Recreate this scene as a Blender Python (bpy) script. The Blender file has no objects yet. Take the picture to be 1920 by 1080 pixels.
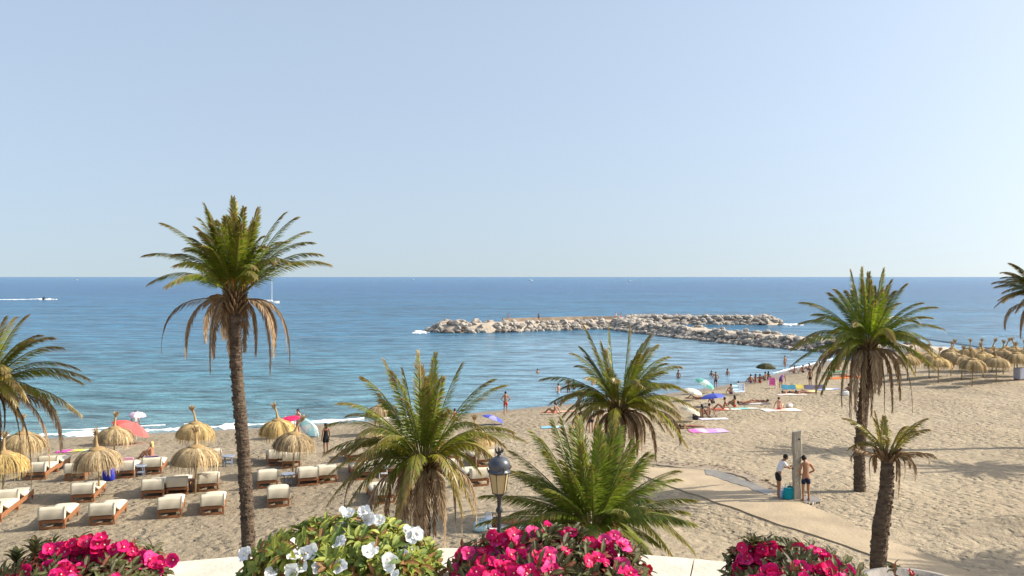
import bpy, bmesh, math, random
from mathutils import Vector, Matrix, noise
R = math.radians
random.seed(11)
C = bpy.context.scene.collection

# ------------------------------------------------------------------ camera, sky, sun
H = 11.3                      # eye height over the sea
F = 1600.0                    # focal length in photo pixels (1920 wide)
cam = bpy.data.cameras.new('camera'); camo = bpy.data.objects.new('camera', cam); C.objects.link(camo)
camo.location = (0, 0, H); camo.rotation_euler = (R(90), 0, 0)
cam.sensor_width = 36; cam.lens = 36*F/1920; cam.shift_y = -21/1920
cam.clip_start = 0.05; cam.clip_end = 90000
bpy.context.scene.camera = camo
SUN_EL, SUN_AZ = R(34), R(5)   # azimuth measured from +X towards +Y
w = bpy.data.worlds.new("World"); bpy.context.scene.world = w; w.use_nodes = True
nt = w.node_tree; nt.nodes.clear()
sky = nt.nodes.new('ShaderNodeTexSky'); sky.sky_type = 'NISHITA'; sky.sun_disc = False
sky.sun_elevation = SUN_EL; sky.sun_rotation = R(90)-SUN_AZ
sky.air_density = 1.0; sky.dust_density = 3.4; sky.ozone_density = 2.6; sky.altitude = 0
bg = nt.nodes.new('ShaderNodeBackground'); bg.inputs[1].default_value = 0.128
out = nt.nodes.new('ShaderNodeOutputWorld')
tcw = nt.nodes.new('ShaderNodeTexCoord'); mpw = nt.nodes.new('ShaderNodeMapping'); mpw.vector_type = 'POINT'
mpw.inputs['Scale'].default_value = (1, 1, .75); mpw.inputs['Location'].default_value = (0, 0, .10)   # marine haze: no dark band at the horizon
nt.links.new(tcw.outputs['Generated'], mpw.inputs[0]); nt.links.new(mpw.outputs[0], sky.inputs[0])
hz = nt.nodes.new('ShaderNodeMix'); hz.data_type = 'RGBA'; hz.inputs[0].default_value = .24; hz.inputs[7].default_value = (6.0, 6.5, 6.7, 1)
nt.links.new(sky.outputs[0], hz.inputs[6]); nt.links.new(hz.outputs[2], bg.inputs[0]); nt.links.new(bg.outputs[0], out.inputs[0])
sl = bpy.data.lights.new('sun', 'SUN'); sl.energy = 5.0; sl.angle = R(0.55); sl.color = (1, .93, .82)
slo = bpy.data.objects.new('sun', sl); C.objects.link(slo)
sd = Vector((math.cos(SUN_EL)*math.cos(SUN_AZ), math.cos(SUN_EL)*math.sin(SUN_AZ), math.sin(SUN_EL)))
slo.rotation_euler = sd.to_track_quat('Z', 'Y').to_euler()
vs = bpy.context.scene.view_settings
vs.view_transform = 'Standard'; vs.look = 'None'; vs.exposure = 0.58; vs.gamma = 1.0

# ------------------------------------------------------------------ materials
MATS = {}
def mat(name, col=(.5,.5,.5), rough=.7, spec=.3, attr=False, var=0.0, vscale=8, bump=0.0, bscale=20,
        trans=0.0, metal=0.0, col2=None, stretch=(1,1,1), objvar=0.0):
    if name in MATS: return MATS[name]
    m = bpy.data.materials.new(name); m.use_nodes = True; N = m.node_tree.nodes; L = m.node_tree.links
    b = N['Principled BSDF']; b.inputs['Roughness'].default_value = rough
    b.inputs['Specular IOR Level'].default_value = spec; b.inputs['Metallic'].default_value = metal
    src = None
    if attr:
        a = N.new('ShaderNodeVertexColor'); a.layer_name = 'Col'; src = a.outputs[0]
    else:
        b.inputs['Base Color'].default_value = (*col, 1)
    tc = N.new('ShaderNodeTexCoord'); mp = N.new('ShaderNodeMapping'); mp.inputs['Scale'].default_value = stretch
    L.new(tc.outputs['Object'], mp.inputs[0])
    if var > 0 or col2:
        n = N.new('ShaderNodeTexNoise'); n.inputs['Scale'].default_value = vscale; n.inputs['Detail'].default_value = 6
        L.new(mp.outputs[0], n.inputs[0])
        rr = N.new('ShaderNodeMapRange'); rr.inputs[1].default_value = .3; rr.inputs[2].default_value = .7
        L.new(n.outputs[0], rr.inputs[0])
        mx = N.new('ShaderNodeMix'); mx.data_type = 'RGBA'
        L.new(rr.outputs[0], mx.inputs[0])
        if col2:
            mx.inputs[6].default_value = (*col, 1); mx.inputs[7].default_value = (*col2, 1)
            src = mx.outputs[2]
        else:
            hi = N.new('ShaderNodeMix'); hi.data_type = 'RGBA'; hi.blend_type = 'MULTIPLY'; hi.inputs[0].default_value = 1
            g = N.new('ShaderNodeMapRange'); g.inputs[3].default_value = 1-var; g.inputs[4].default_value = 1+var
            L.new(rr.outputs[0], g.inputs[0])
            if src: L.new(src, hi.inputs[6])
            else: hi.inputs[6].default_value = (*col, 1)
            L.new(g.outputs[0], hi.inputs[7]); src = hi.outputs[2]
    if src: L.new(src, b.inputs['Base Color'])
    if bump > 0:
        n2 = N.new('ShaderNodeTexNoise'); n2.inputs['Scale'].default_value = bscale; n2.inputs['Detail'].default_value = 5
        L.new(mp.outputs[0], n2.inputs[0])
        bp = N.new('ShaderNodeBump'); bp.inputs['Strength'].default_value = 1; bp.inputs['Distance'].default_value = bump
        L.new(n2.outputs[0], bp.inputs['Height']); L.new(bp.outputs[0], b.inputs['Normal'])
    if trans > 0:
        t = N.new('ShaderNodeBsdfTranslucent'); ms = N.new('ShaderNodeMixShader'); ms.inputs[0].default_value = trans
        if src: L.new(src, t.inputs[0])
        else: t.inputs[0].default_value = (*col, 1)
        L.new(b.outputs[0], ms.inputs[1]); L.new(t.outputs[0], ms.inputs[2])
        L.new(ms.outputs[0], N['Material Output'].inputs[0])
    MATS[name] = m; return m

# ------------------------------------------------------------------ mesh builder
class MB:
    def __init__(s): s.v = []; s.f = []; s.c = []
    def add(s, vs, fs, col=(1,1,1)):
        o = len(s.v); s.v += [tuple(p) for p in vs]; s.f += [tuple(i+o for i in f) for f in fs]
        s.c += [tuple(col)]*len(vs)
    def box(s, c, d, rz=0, col=(1,1,1), bev=0, rx=0):
        x, y, z = d[0]/2, d[1]/2, d[2]/2
        M = Matrix.Translation(c) @ Matrix.Rotation(rz, 4, 'Z') @ Matrix.Rotation(rx, 4, 'X')
        if bev <= 0:
            vs = [M @ Vector((sx*x, sy*y, sz*z)) for sz in (-1,1) for sx, sy in ((-1,-1),(1,-1),(1,1),(-1,1))]
            s.add(vs, [(0,3,2,1),(4,5,6,7),(0,1,5,4),(1,2,6,5),(2,3,7,6),(3,0,4,7)], col)
        else:
            bm = bmesh.new(); bmesh.ops.create_cube(bm, size=1)
            for v in bm.verts: v.co = Vector((v.co.x*d[0], v.co.y*d[1], v.co.z*d[2]))
            bmesh.ops.bevel(bm, geom=bm.edges[:], offset=bev, segments=2, affect='EDGES', profile=.5)
            bm.verts.index_update()
            s.add([M @ v.co for v in bm.verts], [tuple(v.index for v in f.verts) for f in bm.faces], col); bm.free()
    def tube(s, pts, rad, n=8, col=(1,1,1), cap=True, jit=0, cols=None):
        pts = [Vector(p) for p in pts]; o = len(s.v); prev = None
        for i, p in enumerate(pts):
            t = (pts[min(i+1, len(pts)-1)]-pts[max(i-1, 0)]).normalized()
            if prev is None: u = t.orthogonal().normalized()
            else: u = (prev - t*prev.dot(t)).normalized()
            prev = u; vv = t.cross(u); r = rad[i] if hasattr(rad, '__len__') else rad
            for k in range(n):
                a = 2*math.pi*k/n; rr = r*(1+random.uniform(-jit, jit))
                s.v.append(tuple(p+(u*math.cos(a)+vv*math.sin(a))*rr)); s.c.append(tuple(cols[i] if cols else col))
        for i in range(len(pts)-1):
            for k in range(n):
                a = o+i*n+k; b = o+i*n+(k+1) % n
                s.f.append((a, b, b+n, a+n))
        if cap:
            s.f.append(tuple(o+k for k in range(n))[::-1]); s.f.append(tuple(o+(len(pts)-1)*n+k for k in range(n)))
    def lathe(s, prof, n=16, c=(0,0,0), col=(1,1,1), a0=0, a1=2*math.pi):
        o = len(s.v); full = abs(a1-a0-2*math.pi) < 1e-6; m = n if full else n+1
        for r, z in prof:
            for k in range(m):
                a = a0+(a1-a0)*k/n; s.v.append((c[0]+r*math.cos(a), c[1]+r*math.sin(a), c[2]+z)); s.c.append(tuple(col))
        for i in range(len(prof)-1):
            for k in range(n):
                k2 = (k+1) % m if full else k+1
                s.f.append((o+i*m+k, o+i*m+k2, o+(i+1)*m+k2, o+(i+1)*m+k))
    def ball(s, c, r, col=(1,1,1), sub=2, sc=(1,1,1), rough=0, M=None, seed=0):
        bm = bmesh.new(); bmesh.ops.create_icosphere(bm, subdivisions=sub, radius=1); bm.verts.index_update()
        vs = []
        for v in bm.verts:
            p = v.co.copy()
            if rough: p *= 1+rough*noise.noise(p*1.7+Vector((seed*3.1, seed, 0)))
            p = Vector((p.x*sc[0]*r, p.y*sc[1]*r, p.z*sc[2]*r))
            if M: p = M @ p
            vs.append(p+Vector(c))
        s.add(vs, [tuple(v.index for v in f.verts) for f in bm.faces], col); bm.free()
    def mesh(s, name, m, smooth=False):
        me = bpy.data.meshes.new(name); me.from_pydata(s.v, [], s.f); me.update()
        a = me.color_attributes.new('Col', 'FLOAT_COLOR', 'POINT')
        flat = []
        for c in s.c: flat += [c[0], c[1], c[2], 1]
        a.data.foreach_set('color', flat)
        if m: me.materials.append(m)
        if smooth: me.polygons.foreach_set('use_smooth', [True]*len(me.polygons))
        return me
    def build(s, name, m, parent=None, smooth=False, loc=None):
        o = bpy.data.objects.new(name, s.mesh(name, m, smooth)); C.objects.link(o)
        if parent: o.parent = parent
        if loc: o.location = loc
        return o
def fixn(o):
    bm = bmesh.new(); bm.from_mesh(o.data); bmesh.ops.recalc_face_normals(bm, faces=bm.faces); bm.to_mesh(o.data); bm.free()
    return o
def tag(o, label=None, cat=None, group=None, kind=None):
    if label: o['label'] = label
    if cat: o['category'] = cat
    if group: o['group'] = group
    if kind: o['kind'] = kind
    return o
def thing(name, label, cat, loc=(0,0,0), rz=0, group=None):
    o = bpy.data.objects.new(name, None); C.objects.link(o); o.empty_display_size = .1
    o.location = loc; o.rotation_euler = (0, 0, rz); return tag(o, label, cat, group)
KIDS = {}
def kids(o): return [c for c in C.objects if c.parent == o]
def dup(root, loc, rz=0, label=None, sc=1, group=None, tree=None):
    r = root.copy(); C.objects.link(r); r.location = loc; r.rotation_euler = (0, 0, rz); r.scale = (sc, sc, sc)
    if label: r['label'] = label
    if group: r['group'] = group
    def rec(a, b):
        for ch in KIDS.setdefault(a.name, kids(a)):
            c = ch.copy(); C.objects.link(c); c.parent = b; rec(ch, c)
    rec(root, r); return r

# ------------------------------------------------------------------ terrain
SH = [(-400,20),(-60,51),(-32,60),(-19,63.7),(-13,65.8),(-0.5,72.3),(8,77.5),(17.8,84.5),(25.3,92),(33.5,103),(40,112),(50,122),(70,131),(110,138),(400,150)]
def ysh(x):
    for (x0,y0),(x1,y1) in zip(SH, SH[1:]):
        if x <= x1: 
            t = (x-x0)/(x1-x0); return y0+(y1-y0)*t
    return SH[-1][1]
def shd(x, y):
    s = (ysh(x+4)-ysh(x-4))/8
    yy = (ysh(x-5)+ysh(x)*2+ysh(x+5))/4
    return (yy-y)/math.sqrt(1+s*s)
def G0(x, y):
    d = shd(x, y)
    if d < 0: return max(.10*d, -2.2)
    return 2.9*(1-math.exp(-d/19.0))
def lump(x, y):
    z = .05*noise.noise(Vector((x*.35, y*.35, 0))) + .035*noise.noise(Vector((x*1.1, y*1.1, 9))) + .10*noise.noise(Vector((x*.08, y*.08, 4)))
    # pile of loose sand by the right edge
    z += .55*math.exp(-(((x-17.6)/2.2)**2+((y-29.2)/1.1)**2))
    return z
def G(x, y):
    d = shd(x, y); k = min(1, max(0, d/8))
    return G0(x, y)+lump(x, y)*k
def at(px, py, D): return Vector(((px-960)/F*D, D, H-(py-519)/F*D))
def P(px, py):
    D = 10.0
    for _ in range(60):
        x = (px-960)/F*D; D2 = (H-G(x, D))*F/(py-519); D = .5*D+.5*D2
    return Vector(((px-960)/F*D, D, G((px-960)/F*D, D)))

def sand_mat():
    m = bpy.data.materials.new('beach_sand'); m.use_nodes = True; N = m.node_tree.nodes; L = m.node_tree.links
    b = N['Principled BSDF']; b.inputs['Roughness'].default_value = .95; b.inputs['Specular IOR Level'].default_value = .1
    tc = N.new('ShaderNodeTexCoord')
    def nz(sc, det, rough=.5, st=(1,1,1)):
        mp = N.new('ShaderNodeMapping'); mp.inputs['Scale'].default_value = st; L.new(tc.outputs['Object'], mp.inputs[0])
        n = N.new('ShaderNodeTexNoise'); n.inputs['Scale'].default_value = sc; n.inputs['Detail'].default_value = det
        n.inputs['Roughness'].default_value = rough; L.new(mp.outputs[0], n.inputs[0]); return n.outputs[0]
    big = nz(.13, 4); mid = nz(2.2, 5, .6); fine = nz(30, 4, .7)
    cr = N.new('ShaderNodeValToRGB'); cr.color_ramp.elements[0].position = .3; cr.color_ramp.elements[1].position = .72
    cr.color_ramp.elements[0].color = (.28,.225,.152,1); cr.color_ramp.elements[1].color = (.425,.35,.245,1)
    ad = N.new('ShaderNodeMath'); ad.operation = 'ADD'; mu = N.new('ShaderNodeMath'); mu.operation = 'MULTIPLY'; mu.inputs[1].default_value = .5
    L.new(big, ad.inputs[0]); L.new(mid, ad.inputs[1]); L.new(ad.outputs[0], mu.inputs[0]); L.new(mu.outputs[0], cr.inputs[0])
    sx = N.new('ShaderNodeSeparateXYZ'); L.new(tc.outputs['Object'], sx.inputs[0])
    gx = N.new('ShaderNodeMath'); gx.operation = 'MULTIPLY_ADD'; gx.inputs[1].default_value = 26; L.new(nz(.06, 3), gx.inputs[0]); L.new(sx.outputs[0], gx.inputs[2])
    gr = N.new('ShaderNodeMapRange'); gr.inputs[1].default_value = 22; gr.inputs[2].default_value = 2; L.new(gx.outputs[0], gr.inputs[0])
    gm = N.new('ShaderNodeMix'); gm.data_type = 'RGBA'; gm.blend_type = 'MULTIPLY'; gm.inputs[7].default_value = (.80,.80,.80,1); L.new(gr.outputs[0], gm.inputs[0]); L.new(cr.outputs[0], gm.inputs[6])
    # darker grain specks
    sp = N.new('ShaderNodeMapRange'); sp.inputs[1].default_value = .35; sp.inputs[2].default_value = .6; sp.inputs[3].default_value = .72; sp.inputs[4].default_value = 1.04
    L.new(fine, sp.inputs[0])
    mx = N.new('ShaderNodeMix'); mx.data_type = 'RGBA'; mx.blend_type = 'MULTIPLY'; mx.inputs[0].default_value = 1
    L.new(gm.outputs[2], mx.inputs[6]); L.new(sp.outputs[0], mx.inputs[7])
    # wet band by the water (attribute)
    at_ = N.new('ShaderNodeAttribute'); at_.attribute_name = 'wet'
    wn = N.new('ShaderNodeMath'); wn.operation = 'ADD'; ws = N.new('ShaderNodeMath'); ws.operation = 'MULTIPLY_ADD'; ws.inputs[1].default_value = .5; ws.inputs[2].default_value = -.25
    L.new(nz(.5, 3), ws.inputs[0]); L.new(at_.outputs['Fac'], wn.inputs[0]); L.new(ws.outputs[0], wn.inputs[1]); wn.use_clamp = True
    wm = N.new('ShaderNodeMix'); wm.data_type = 'RGBA'; wm.inputs[7].default_value = (.23,.175,.12,1)
    L.new(wn.outputs[0], wm.inputs[0]); L.new(mx.outputs[2], wm.inputs[6]); L.new(wm.outputs[2], b.inputs['Base Color'])
    rm = N.new('ShaderNodeMapRange'); rm.inputs[3].default_value = .95; rm.inputs[4].default_value = .35; L.new(wn.outputs[0], rm.inputs[0]); L.new(rm.outputs[0], b.inputs['Roughness'])
    # footprints
    vo = N.new('ShaderNodeTexVoronoi'); vo.feature = 'SMOOTH_F1'; vo.inputs['Scale'].default_value = 2.6
    wp = N.new('ShaderNodeVectorMath'); wp.operation = 'MULTIPLY_ADD'; wp.inputs[1].default_value = (.55,.55,.55)
    nn = N.new('ShaderNodeTexNoise'); nn.inputs['Scale'].default_value = 1.6; nn.inputs['Detail'].default_value = 3
    L.new(tc.outputs['Object'], nn.inputs[0]); L.new(nn.outputs[1], wp.inputs[0]); L.new(tc.outputs['Object'], wp.inputs[2]); L.new(wp.outputs[0], vo.inputs[0])
    vr = N.new('ShaderNodeMapRange'); vr.inputs[1].default_value = .05; vr.inputs[2].default_value = .42; L.new(vo.outputs[0], vr.inputs[0])
    hs = N.new('ShaderNodeMath'); hs.operation = 'MULTIPLY_ADD'; hs.inputs[1].default_value = .9; L.new(mid, hs.inputs[0]); 
    v2 = N.new('ShaderNodeMath'); v2.operation = 'MULTIPLY'; v2.inputs[1].default_value = .55; L.new(vr.outputs[0], v2.inputs[0]); L.new(v2.outputs[0], hs.inputs[2])
    h3 = N.new('ShaderNodeMath'); h3.operation = 'MULTIPLY_ADD'; h3.inputs[1].default_value = .10; L.new(fine, h3.inputs[0]); L.new(hs.outputs[0], h3.inputs[2])
    n6 = nz(6, 4, .6); h4 = N.new('ShaderNodeMath'); h4.operation = 'MULTIPLY_ADD'; h4.inputs[1].default_value = .35; L.new(n6, h4.inputs[0]); L.new(h3.outputs[0], h4.inputs[2])
    dr = N.new('ShaderNodeMath'); dr.operation = 'SUBTRACT'; dr.inputs[0].default_value = 1; L.new(wn.outputs[0], dr.inputs[1])
    cz = N.new('ShaderNodeMapRange'); cz.inputs[1].default_value = .38; cz.inputs[2].default_value = .6; cz.inputs[3].default_value = .45; cz.inputs[4].default_value = 1.1; L.new(nz(.22, 3), cz.inputs[0])
    d2 = N.new('ShaderNodeMath'); d2.operation = 'MULTIPLY'; L.new(dr.outputs[0], d2.inputs[0]); L.new(cz.outputs[0], d2.inputs[1])
    hh = N.new('ShaderNodeMath'); hh.operation = 'MULTIPLY'; L.new(h4.outputs[0], hh.inputs[0]); L.new(d2.outputs[0], hh.inputs[1])
    bp = N.new('ShaderNodeBump'); bp.inputs['Strength'].default_value = 1; bp.inputs['Distance'].default_value = .21
    L.new(hh.outputs[0], bp.inputs['Height']); L.new(bp.outputs[0], b.inputs['Normal'])
    return m
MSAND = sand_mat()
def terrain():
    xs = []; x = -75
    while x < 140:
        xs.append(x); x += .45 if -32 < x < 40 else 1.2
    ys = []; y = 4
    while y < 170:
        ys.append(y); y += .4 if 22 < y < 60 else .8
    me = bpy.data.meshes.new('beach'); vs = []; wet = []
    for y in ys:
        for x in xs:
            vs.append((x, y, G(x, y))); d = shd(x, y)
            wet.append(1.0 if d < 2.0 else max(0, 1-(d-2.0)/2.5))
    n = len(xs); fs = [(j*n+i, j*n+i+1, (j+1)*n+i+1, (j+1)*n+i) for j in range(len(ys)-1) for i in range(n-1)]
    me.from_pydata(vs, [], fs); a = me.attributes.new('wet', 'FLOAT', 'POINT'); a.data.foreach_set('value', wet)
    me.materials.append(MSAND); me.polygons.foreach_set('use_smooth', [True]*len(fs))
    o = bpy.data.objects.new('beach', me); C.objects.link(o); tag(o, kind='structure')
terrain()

def sea_mat():
    m = bpy.data.materials.new('sea_water'); m.use_nodes = True; N = m.node_tree.nodes; L = m.node_tree.links
    b = N['Principled BSDF']
    tc = N.new('ShaderNodeTexCoord')
    def nz(sc, det, st=(1,1,1), rough=.5, dist=0):
        mp = N.new('ShaderNodeMapping'); mp.inputs['Scale'].default_value = st; L.new(tc.outputs['Object'], mp.inputs[0])
        mp.inputs['Rotation'].default_value = (0,0,R(-7))
        n = N.new('ShaderNodeTexNoise'); n.inputs['Scale'].default_value = sc; n.inputs['Detail'].default_value = det
        n.inputs['Roughness'].default_value = rough; n.inputs['Distortion'].default_value = dist; L.new(mp.outputs[0], n.inputs[0]); return n.outputs[0]
    sp = N.new('ShaderNodeSeparateXYZ'); L.new(tc.outputs['Object'], sp.inputs[0])
    # depth colour runs out to sea; the log of the distance keeps the ramp even
    lg = N.new('ShaderNodeMath'); lg.operation = 'LOGARITHM'; lg.inputs[1].default_value = 10; L.new(sp.outputs[1], lg.inputs[0])
    dn = N.new('ShaderNodeMath'); dn.operation = 'MULTIPLY_ADD'; dn.inputs[1].default_value = .12; dn.inputs[2].default_value = -.06
    L.new(nz(.012, 3, (.5,1,1)), dn.inputs[0]); ad = N.new('ShaderNodeMath'); ad.operation = 'ADD'; L.new(lg.outputs[0], ad.inputs[0]); L.new(dn.outputs[0], ad.inputs[1])
    mr = N.new('ShaderNodeMapRange'); mr.inputs[1].default_value = 1.72; mr.inputs[2].default_value = 3.6; L.new(ad.outputs[0], mr.inputs[0])
    cr = N.new('ShaderNodeValToRGB'); e = cr.color_ramp.elements
    e[0].position = 0; e[0].color = (.115,.215,.215,1); e[1].position = 1; e[1].color = (.028,.125,.25,1)
    x = e.new(.12); x.color = (.060,.170,.215,1); x = e.new(.28); x.color = (.030,.125,.215,1); x = e.new(.42); x.color = (.014,.105,.205,1); x = e.new(.6); x.color = (.012,.085,.20,1)
    L.new(mr.outputs[0], cr.inputs[0])
    # sheltered basin inside the breakwater is shallower and paler
    la = N.new('ShaderNodeAttribute'); la.attribute_name = 'basin'
    lm = N.new('ShaderNodeMix'); lm.data_type = 'RGBA'; lm.inputs[7].default_value = (.13,.23,.30,1)
    L.new(la.outputs['Fac'], lm.inputs[0]); L.new(cr.outputs[0], lm.inputs[6])
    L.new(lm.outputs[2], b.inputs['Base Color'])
    b.inputs['Roughness'].default_value = .22; b.inputs['IOR'].default_value = 1.33; b.inputs['Specular IOR Level'].default_value = .45
    # waves: chop + long swell + ripples
    w1 = nz(.42, 5, (.35,1,1), .62, .4); w2 = nz(.075, 3, (.28,1,1), .5, .3); w3 = nz(1.5, 4, (.28,1,1), .65)
    a1 = N.new('ShaderNodeMath'); a1.operation = 'MULTIPLY_ADD'; a1.inputs[1].default_value = 3.0; L.new(w2, a1.inputs[0]); L.new(w1, a1.inputs[2])
    a2 = N.new('ShaderNodeMath'); a2.operation = 'MULTIPLY_ADD'; a2.inputs[1].default_value = .30; L.new(w3, a2.inputs[0]); L.new(a1.outputs[0], a2.inputs[2])
    cm = N.new('ShaderNodeMapRange'); cm.inputs[3].default_value = 1; cm.inputs[4].default_value = .35; L.new(la.outputs['Fac'], cm.inputs[0])
    hh = N.new('ShaderNodeMath'); hh.operation = 'MULTIPLY'; L.new(a2.outputs[0], hh.inputs[0]); L.new(cm.outputs[0], hh.inputs[1])
    bp = N.new('ShaderNodeBump'); bp.inputs['Strength'].default_value = 1; bp.inputs['Distance'].default_value = 1.5
    L.new(hh.outputs[0], bp.inputs['Height']); L.new(bp.outputs[0], b.inputs['Normal'])
    # scattered whitecaps far out
    wc = nz(.09, 6, (.22,1,1), .7, .8); wr = N.new('ShaderNodeMapRange'); wr.inputs[1].default_value = .735; wr.inputs[2].default_value = .77; L.new(wc, wr.inputs[0])
    fm = N.new('ShaderNodeMix'); fm.data_type = 'RGBA'; fm.inputs[7].default_value = (.6,.65,.68,1)
    far = N.new('ShaderNodeMapRange'); far.inputs[1].default_value = 250; far.inputs[2].default_value = 420; L.new(sp.outputs[1], far.inputs[0])
    fx = N.new('ShaderNodeMath'); fx.operation = 'MULTIPLY'; L.new(wr.outputs[0], fx.inputs[0]); L.new(far.outputs[0], fx.inputs[1])
    pt = N.new('ShaderNodeMapRange'); pt.inputs[1].default_value = .40; pt.inputs[2].default_value = .60; pt.inputs[3].default_value = .32; pt.inputs[4].default_value = 1.6  # light and dark of the waves painted into the water colour
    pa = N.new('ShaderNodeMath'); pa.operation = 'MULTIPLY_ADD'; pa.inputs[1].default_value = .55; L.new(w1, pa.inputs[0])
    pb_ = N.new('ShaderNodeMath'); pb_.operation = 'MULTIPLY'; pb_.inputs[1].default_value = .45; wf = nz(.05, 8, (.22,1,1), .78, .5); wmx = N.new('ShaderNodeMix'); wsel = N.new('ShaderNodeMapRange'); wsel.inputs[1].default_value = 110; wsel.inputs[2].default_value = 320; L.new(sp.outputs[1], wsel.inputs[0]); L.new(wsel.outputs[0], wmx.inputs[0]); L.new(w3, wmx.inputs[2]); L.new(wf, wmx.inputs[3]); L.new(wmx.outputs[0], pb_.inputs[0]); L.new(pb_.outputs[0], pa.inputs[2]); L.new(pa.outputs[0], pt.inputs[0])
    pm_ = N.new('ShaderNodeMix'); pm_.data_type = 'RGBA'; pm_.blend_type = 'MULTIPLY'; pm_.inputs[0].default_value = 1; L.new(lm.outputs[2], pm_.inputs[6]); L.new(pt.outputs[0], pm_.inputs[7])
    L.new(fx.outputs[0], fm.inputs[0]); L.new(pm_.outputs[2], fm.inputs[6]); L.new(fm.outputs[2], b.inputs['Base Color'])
    return m
def sea():
    ys = [18]; y = 18
    while y < 40: y += 4; ys.append(y)
    while y < 230: y += 2.0; ys.append(y)
    while y < 60000: y *= 1.25; ys.append(y)
    xs = [-60000,-20000,-6000,-2000,-800,-400,-200,-120,-80]; x = -60
    while x < 90: xs.append(x); x += 2.0
    xs += [110,160,240,400,800,2000,6000,20000,60000]
    vs = []; ba = []
    for y in ys:
        for x in xs:
            vs.append((x, y, 0))
            # inside = right of a soft line and before the breakwater
            f = 1/(1+math.exp(-max(-20, min(20, (x-(-6+ (y-70)*.02))/7.0)))) if y < 178 else 0
            if y > 150: f *= max(0, 1-(y-150)/28)
            if x > 75: f *= 0
            ba.append(f)
    n = len(xs); fs = [(j*n+i, j*n+i+1, (j+1)*n+i+1, (j+1)*n+i) for j in range(len(ys)-1) for i in range(n-1)]
    me = bpy.data.meshes.new('sea'); me.from_pydata(vs, [], fs); a = me.attributes.new('basin', 'FLOAT', 'POINT'); a.data.foreach_set('value', ba)
    me.materials.append(sea_mat()); o = bpy.data.objects.new('sea', me); C.objects.link(o); tag(o, kind='structure')
sea()

# surf along the shore
FOAM = mat('foam', (.82,.84,.84), .6, bump=.03, bscale=9, var=.06, vscale=5)
def surf():
    mb = MB()
    def band(x0, x1, off, w, h, gap=0):
        x = x0; prev = None
        while x < x1:
            s = (ysh(x+4)-ysh(x-4))/8; nrm = Vector((-s, 1, 0)).normalized()
            b0 = Vector((x, (ysh(x-5)+ysh(x)*2+ysh(x+5))/4, 0))
            o = off+.5*noise.noise(Vector((x*.25, off, 0))); ww = max(.03, w*(.42+.9*noise.noise(Vector((x*.6, off*3, 2)))+.4*noise.noise(Vector((x*2.7, 0, off)))))
            fade = min(1, (x-x0)/3, (x1-x)/3); ww *= max(fade, .01)
            hh = h*(.7+.6*noise.noise(Vector((x*1.3, 7, off))))
            row = [b0+nrm*(o-ww*.5)+Vector((0,0,.012)), b0+nrm*(o-ww*.2)+Vector((0,0,hh)), b0+nrm*(o+ww*.25)+Vector((0,0,hh*.8)), b0+nrm*(o+ww*.5)+Vector((0,0,.012))]
            k = len(mb.v); mb.add(row, [])
            if prev is not None and not (gap and noise.noise(Vector((x*.35, 9, off))) < -.12+gap*.1):
                mb.f += [(prev+i, k+i, k+i+1, prev+i+1) for i in range(3)]
            prev = k; x += .25
    band(-50, -11, 1.3, 3.4, .12); band(-48, -12, -.2, .5, .03, 1); band(-15, -3, .7, .6, .05, 1)
    band(-46, -22, 3.2, .5, .08, 1); band(31, 45, .6, .8, .08)
    tag(mb.build('surf_foam', FOAM, smooth=True), 'white foam of small waves breaking along the sand', 'foam', kind='stuff')
surf()

# ------------------------------------------------------------------ breakwater
ROCKCORE = mat('breakwater_core', (.42,.35,.27), .9, bump=.1, bscale=2, var=.25, vscale=.8)
segs = [([(-11.5,177.5),(-6,178),(4,184),(16,190),(28,192)], 6.2, 1.9),
        ([(24,190),(29,175),(36,157),(43,143),(51,130),(58,118)], 4.2, 1.9),
        ([(28,209),(38,207),(47,206),(55,205),(60,204)], 4.0, 1.7)]
def pdist(x, y, pl):
    best = 1e9
    for (x0,y0),(x1,y1) in zip(pl, pl[1:]):
        dx, dy = x1-x0, y1-y0; t = max(0, min(1, ((x-x0)*dx+(y-y0)*dy)/(dx*dx+dy*dy)))
        best = min(best, math.hypot(x-x0-t*dx, y-y0-t*dy))
    return best
def bh(x, y):
    h = -1.5
    for pl, hw, top in segs:
        d = pdist(x, y, pl); h = max(h, min(top-.35, top-.35-(d-hw*.55)*.75))
    return h
def breakwater():
    mb = MB(); nx, ny = 110, 105
    for j in range(ny):
        for i in range(nx):
            x = -24+i*.85; y = 108+j*1.05
            mb.v.append((x, y, bh(x, y)+.12*noise.noise(Vector((x*.6, y*.6, 0))))); mb.c.append((1,1,1))
    for j in range(ny-1):
        for i in range(nx-1):
            q = (j*nx+i, j*nx+i+1, (j+1)*nx+i+1, (j+1)*nx+i)
            if max(mb.v[k][2] for k in q) > -1.3: mb.f.append(q)
    root = tag(mb.build('breakwater', ROCKCORE, smooth=True), 'T-shaped rubble breakwater with a sandy crest running out from the beach', 'breakwater')
    wmb = MB()
    pts = [(-2,184.5),(6,188.6),(16,193.2),(25,195.6)]
    for a, b in zip(pts, pts[1:]):
        c = ((a[0]+b[0])/2, (a[1]+b[1])/2, 1.75); L_ = math.hypot(b[0]-a[0], b[1]-a[1]); wmb.box(c, (L_+.1, .5, 1.1), math.atan2(b[1]-a[1], b[0]-a[0]))
    wmb.build('parapet', mat('parapet', (.30,.235,.175), .9, var=.25, vscale=.6), root)
breakwater()
ROCK = mat('rock', (.44,.40,.345), .9, col2=(.20,.17,.14), vscale=1.1, bump=.12, bscale=3)
ROCKD = mat('rock_dark', (.24,.20,.165), .85, col2=(.12,.10,.085), vscale=1.3, bump=.12, bscale=3)
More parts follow.
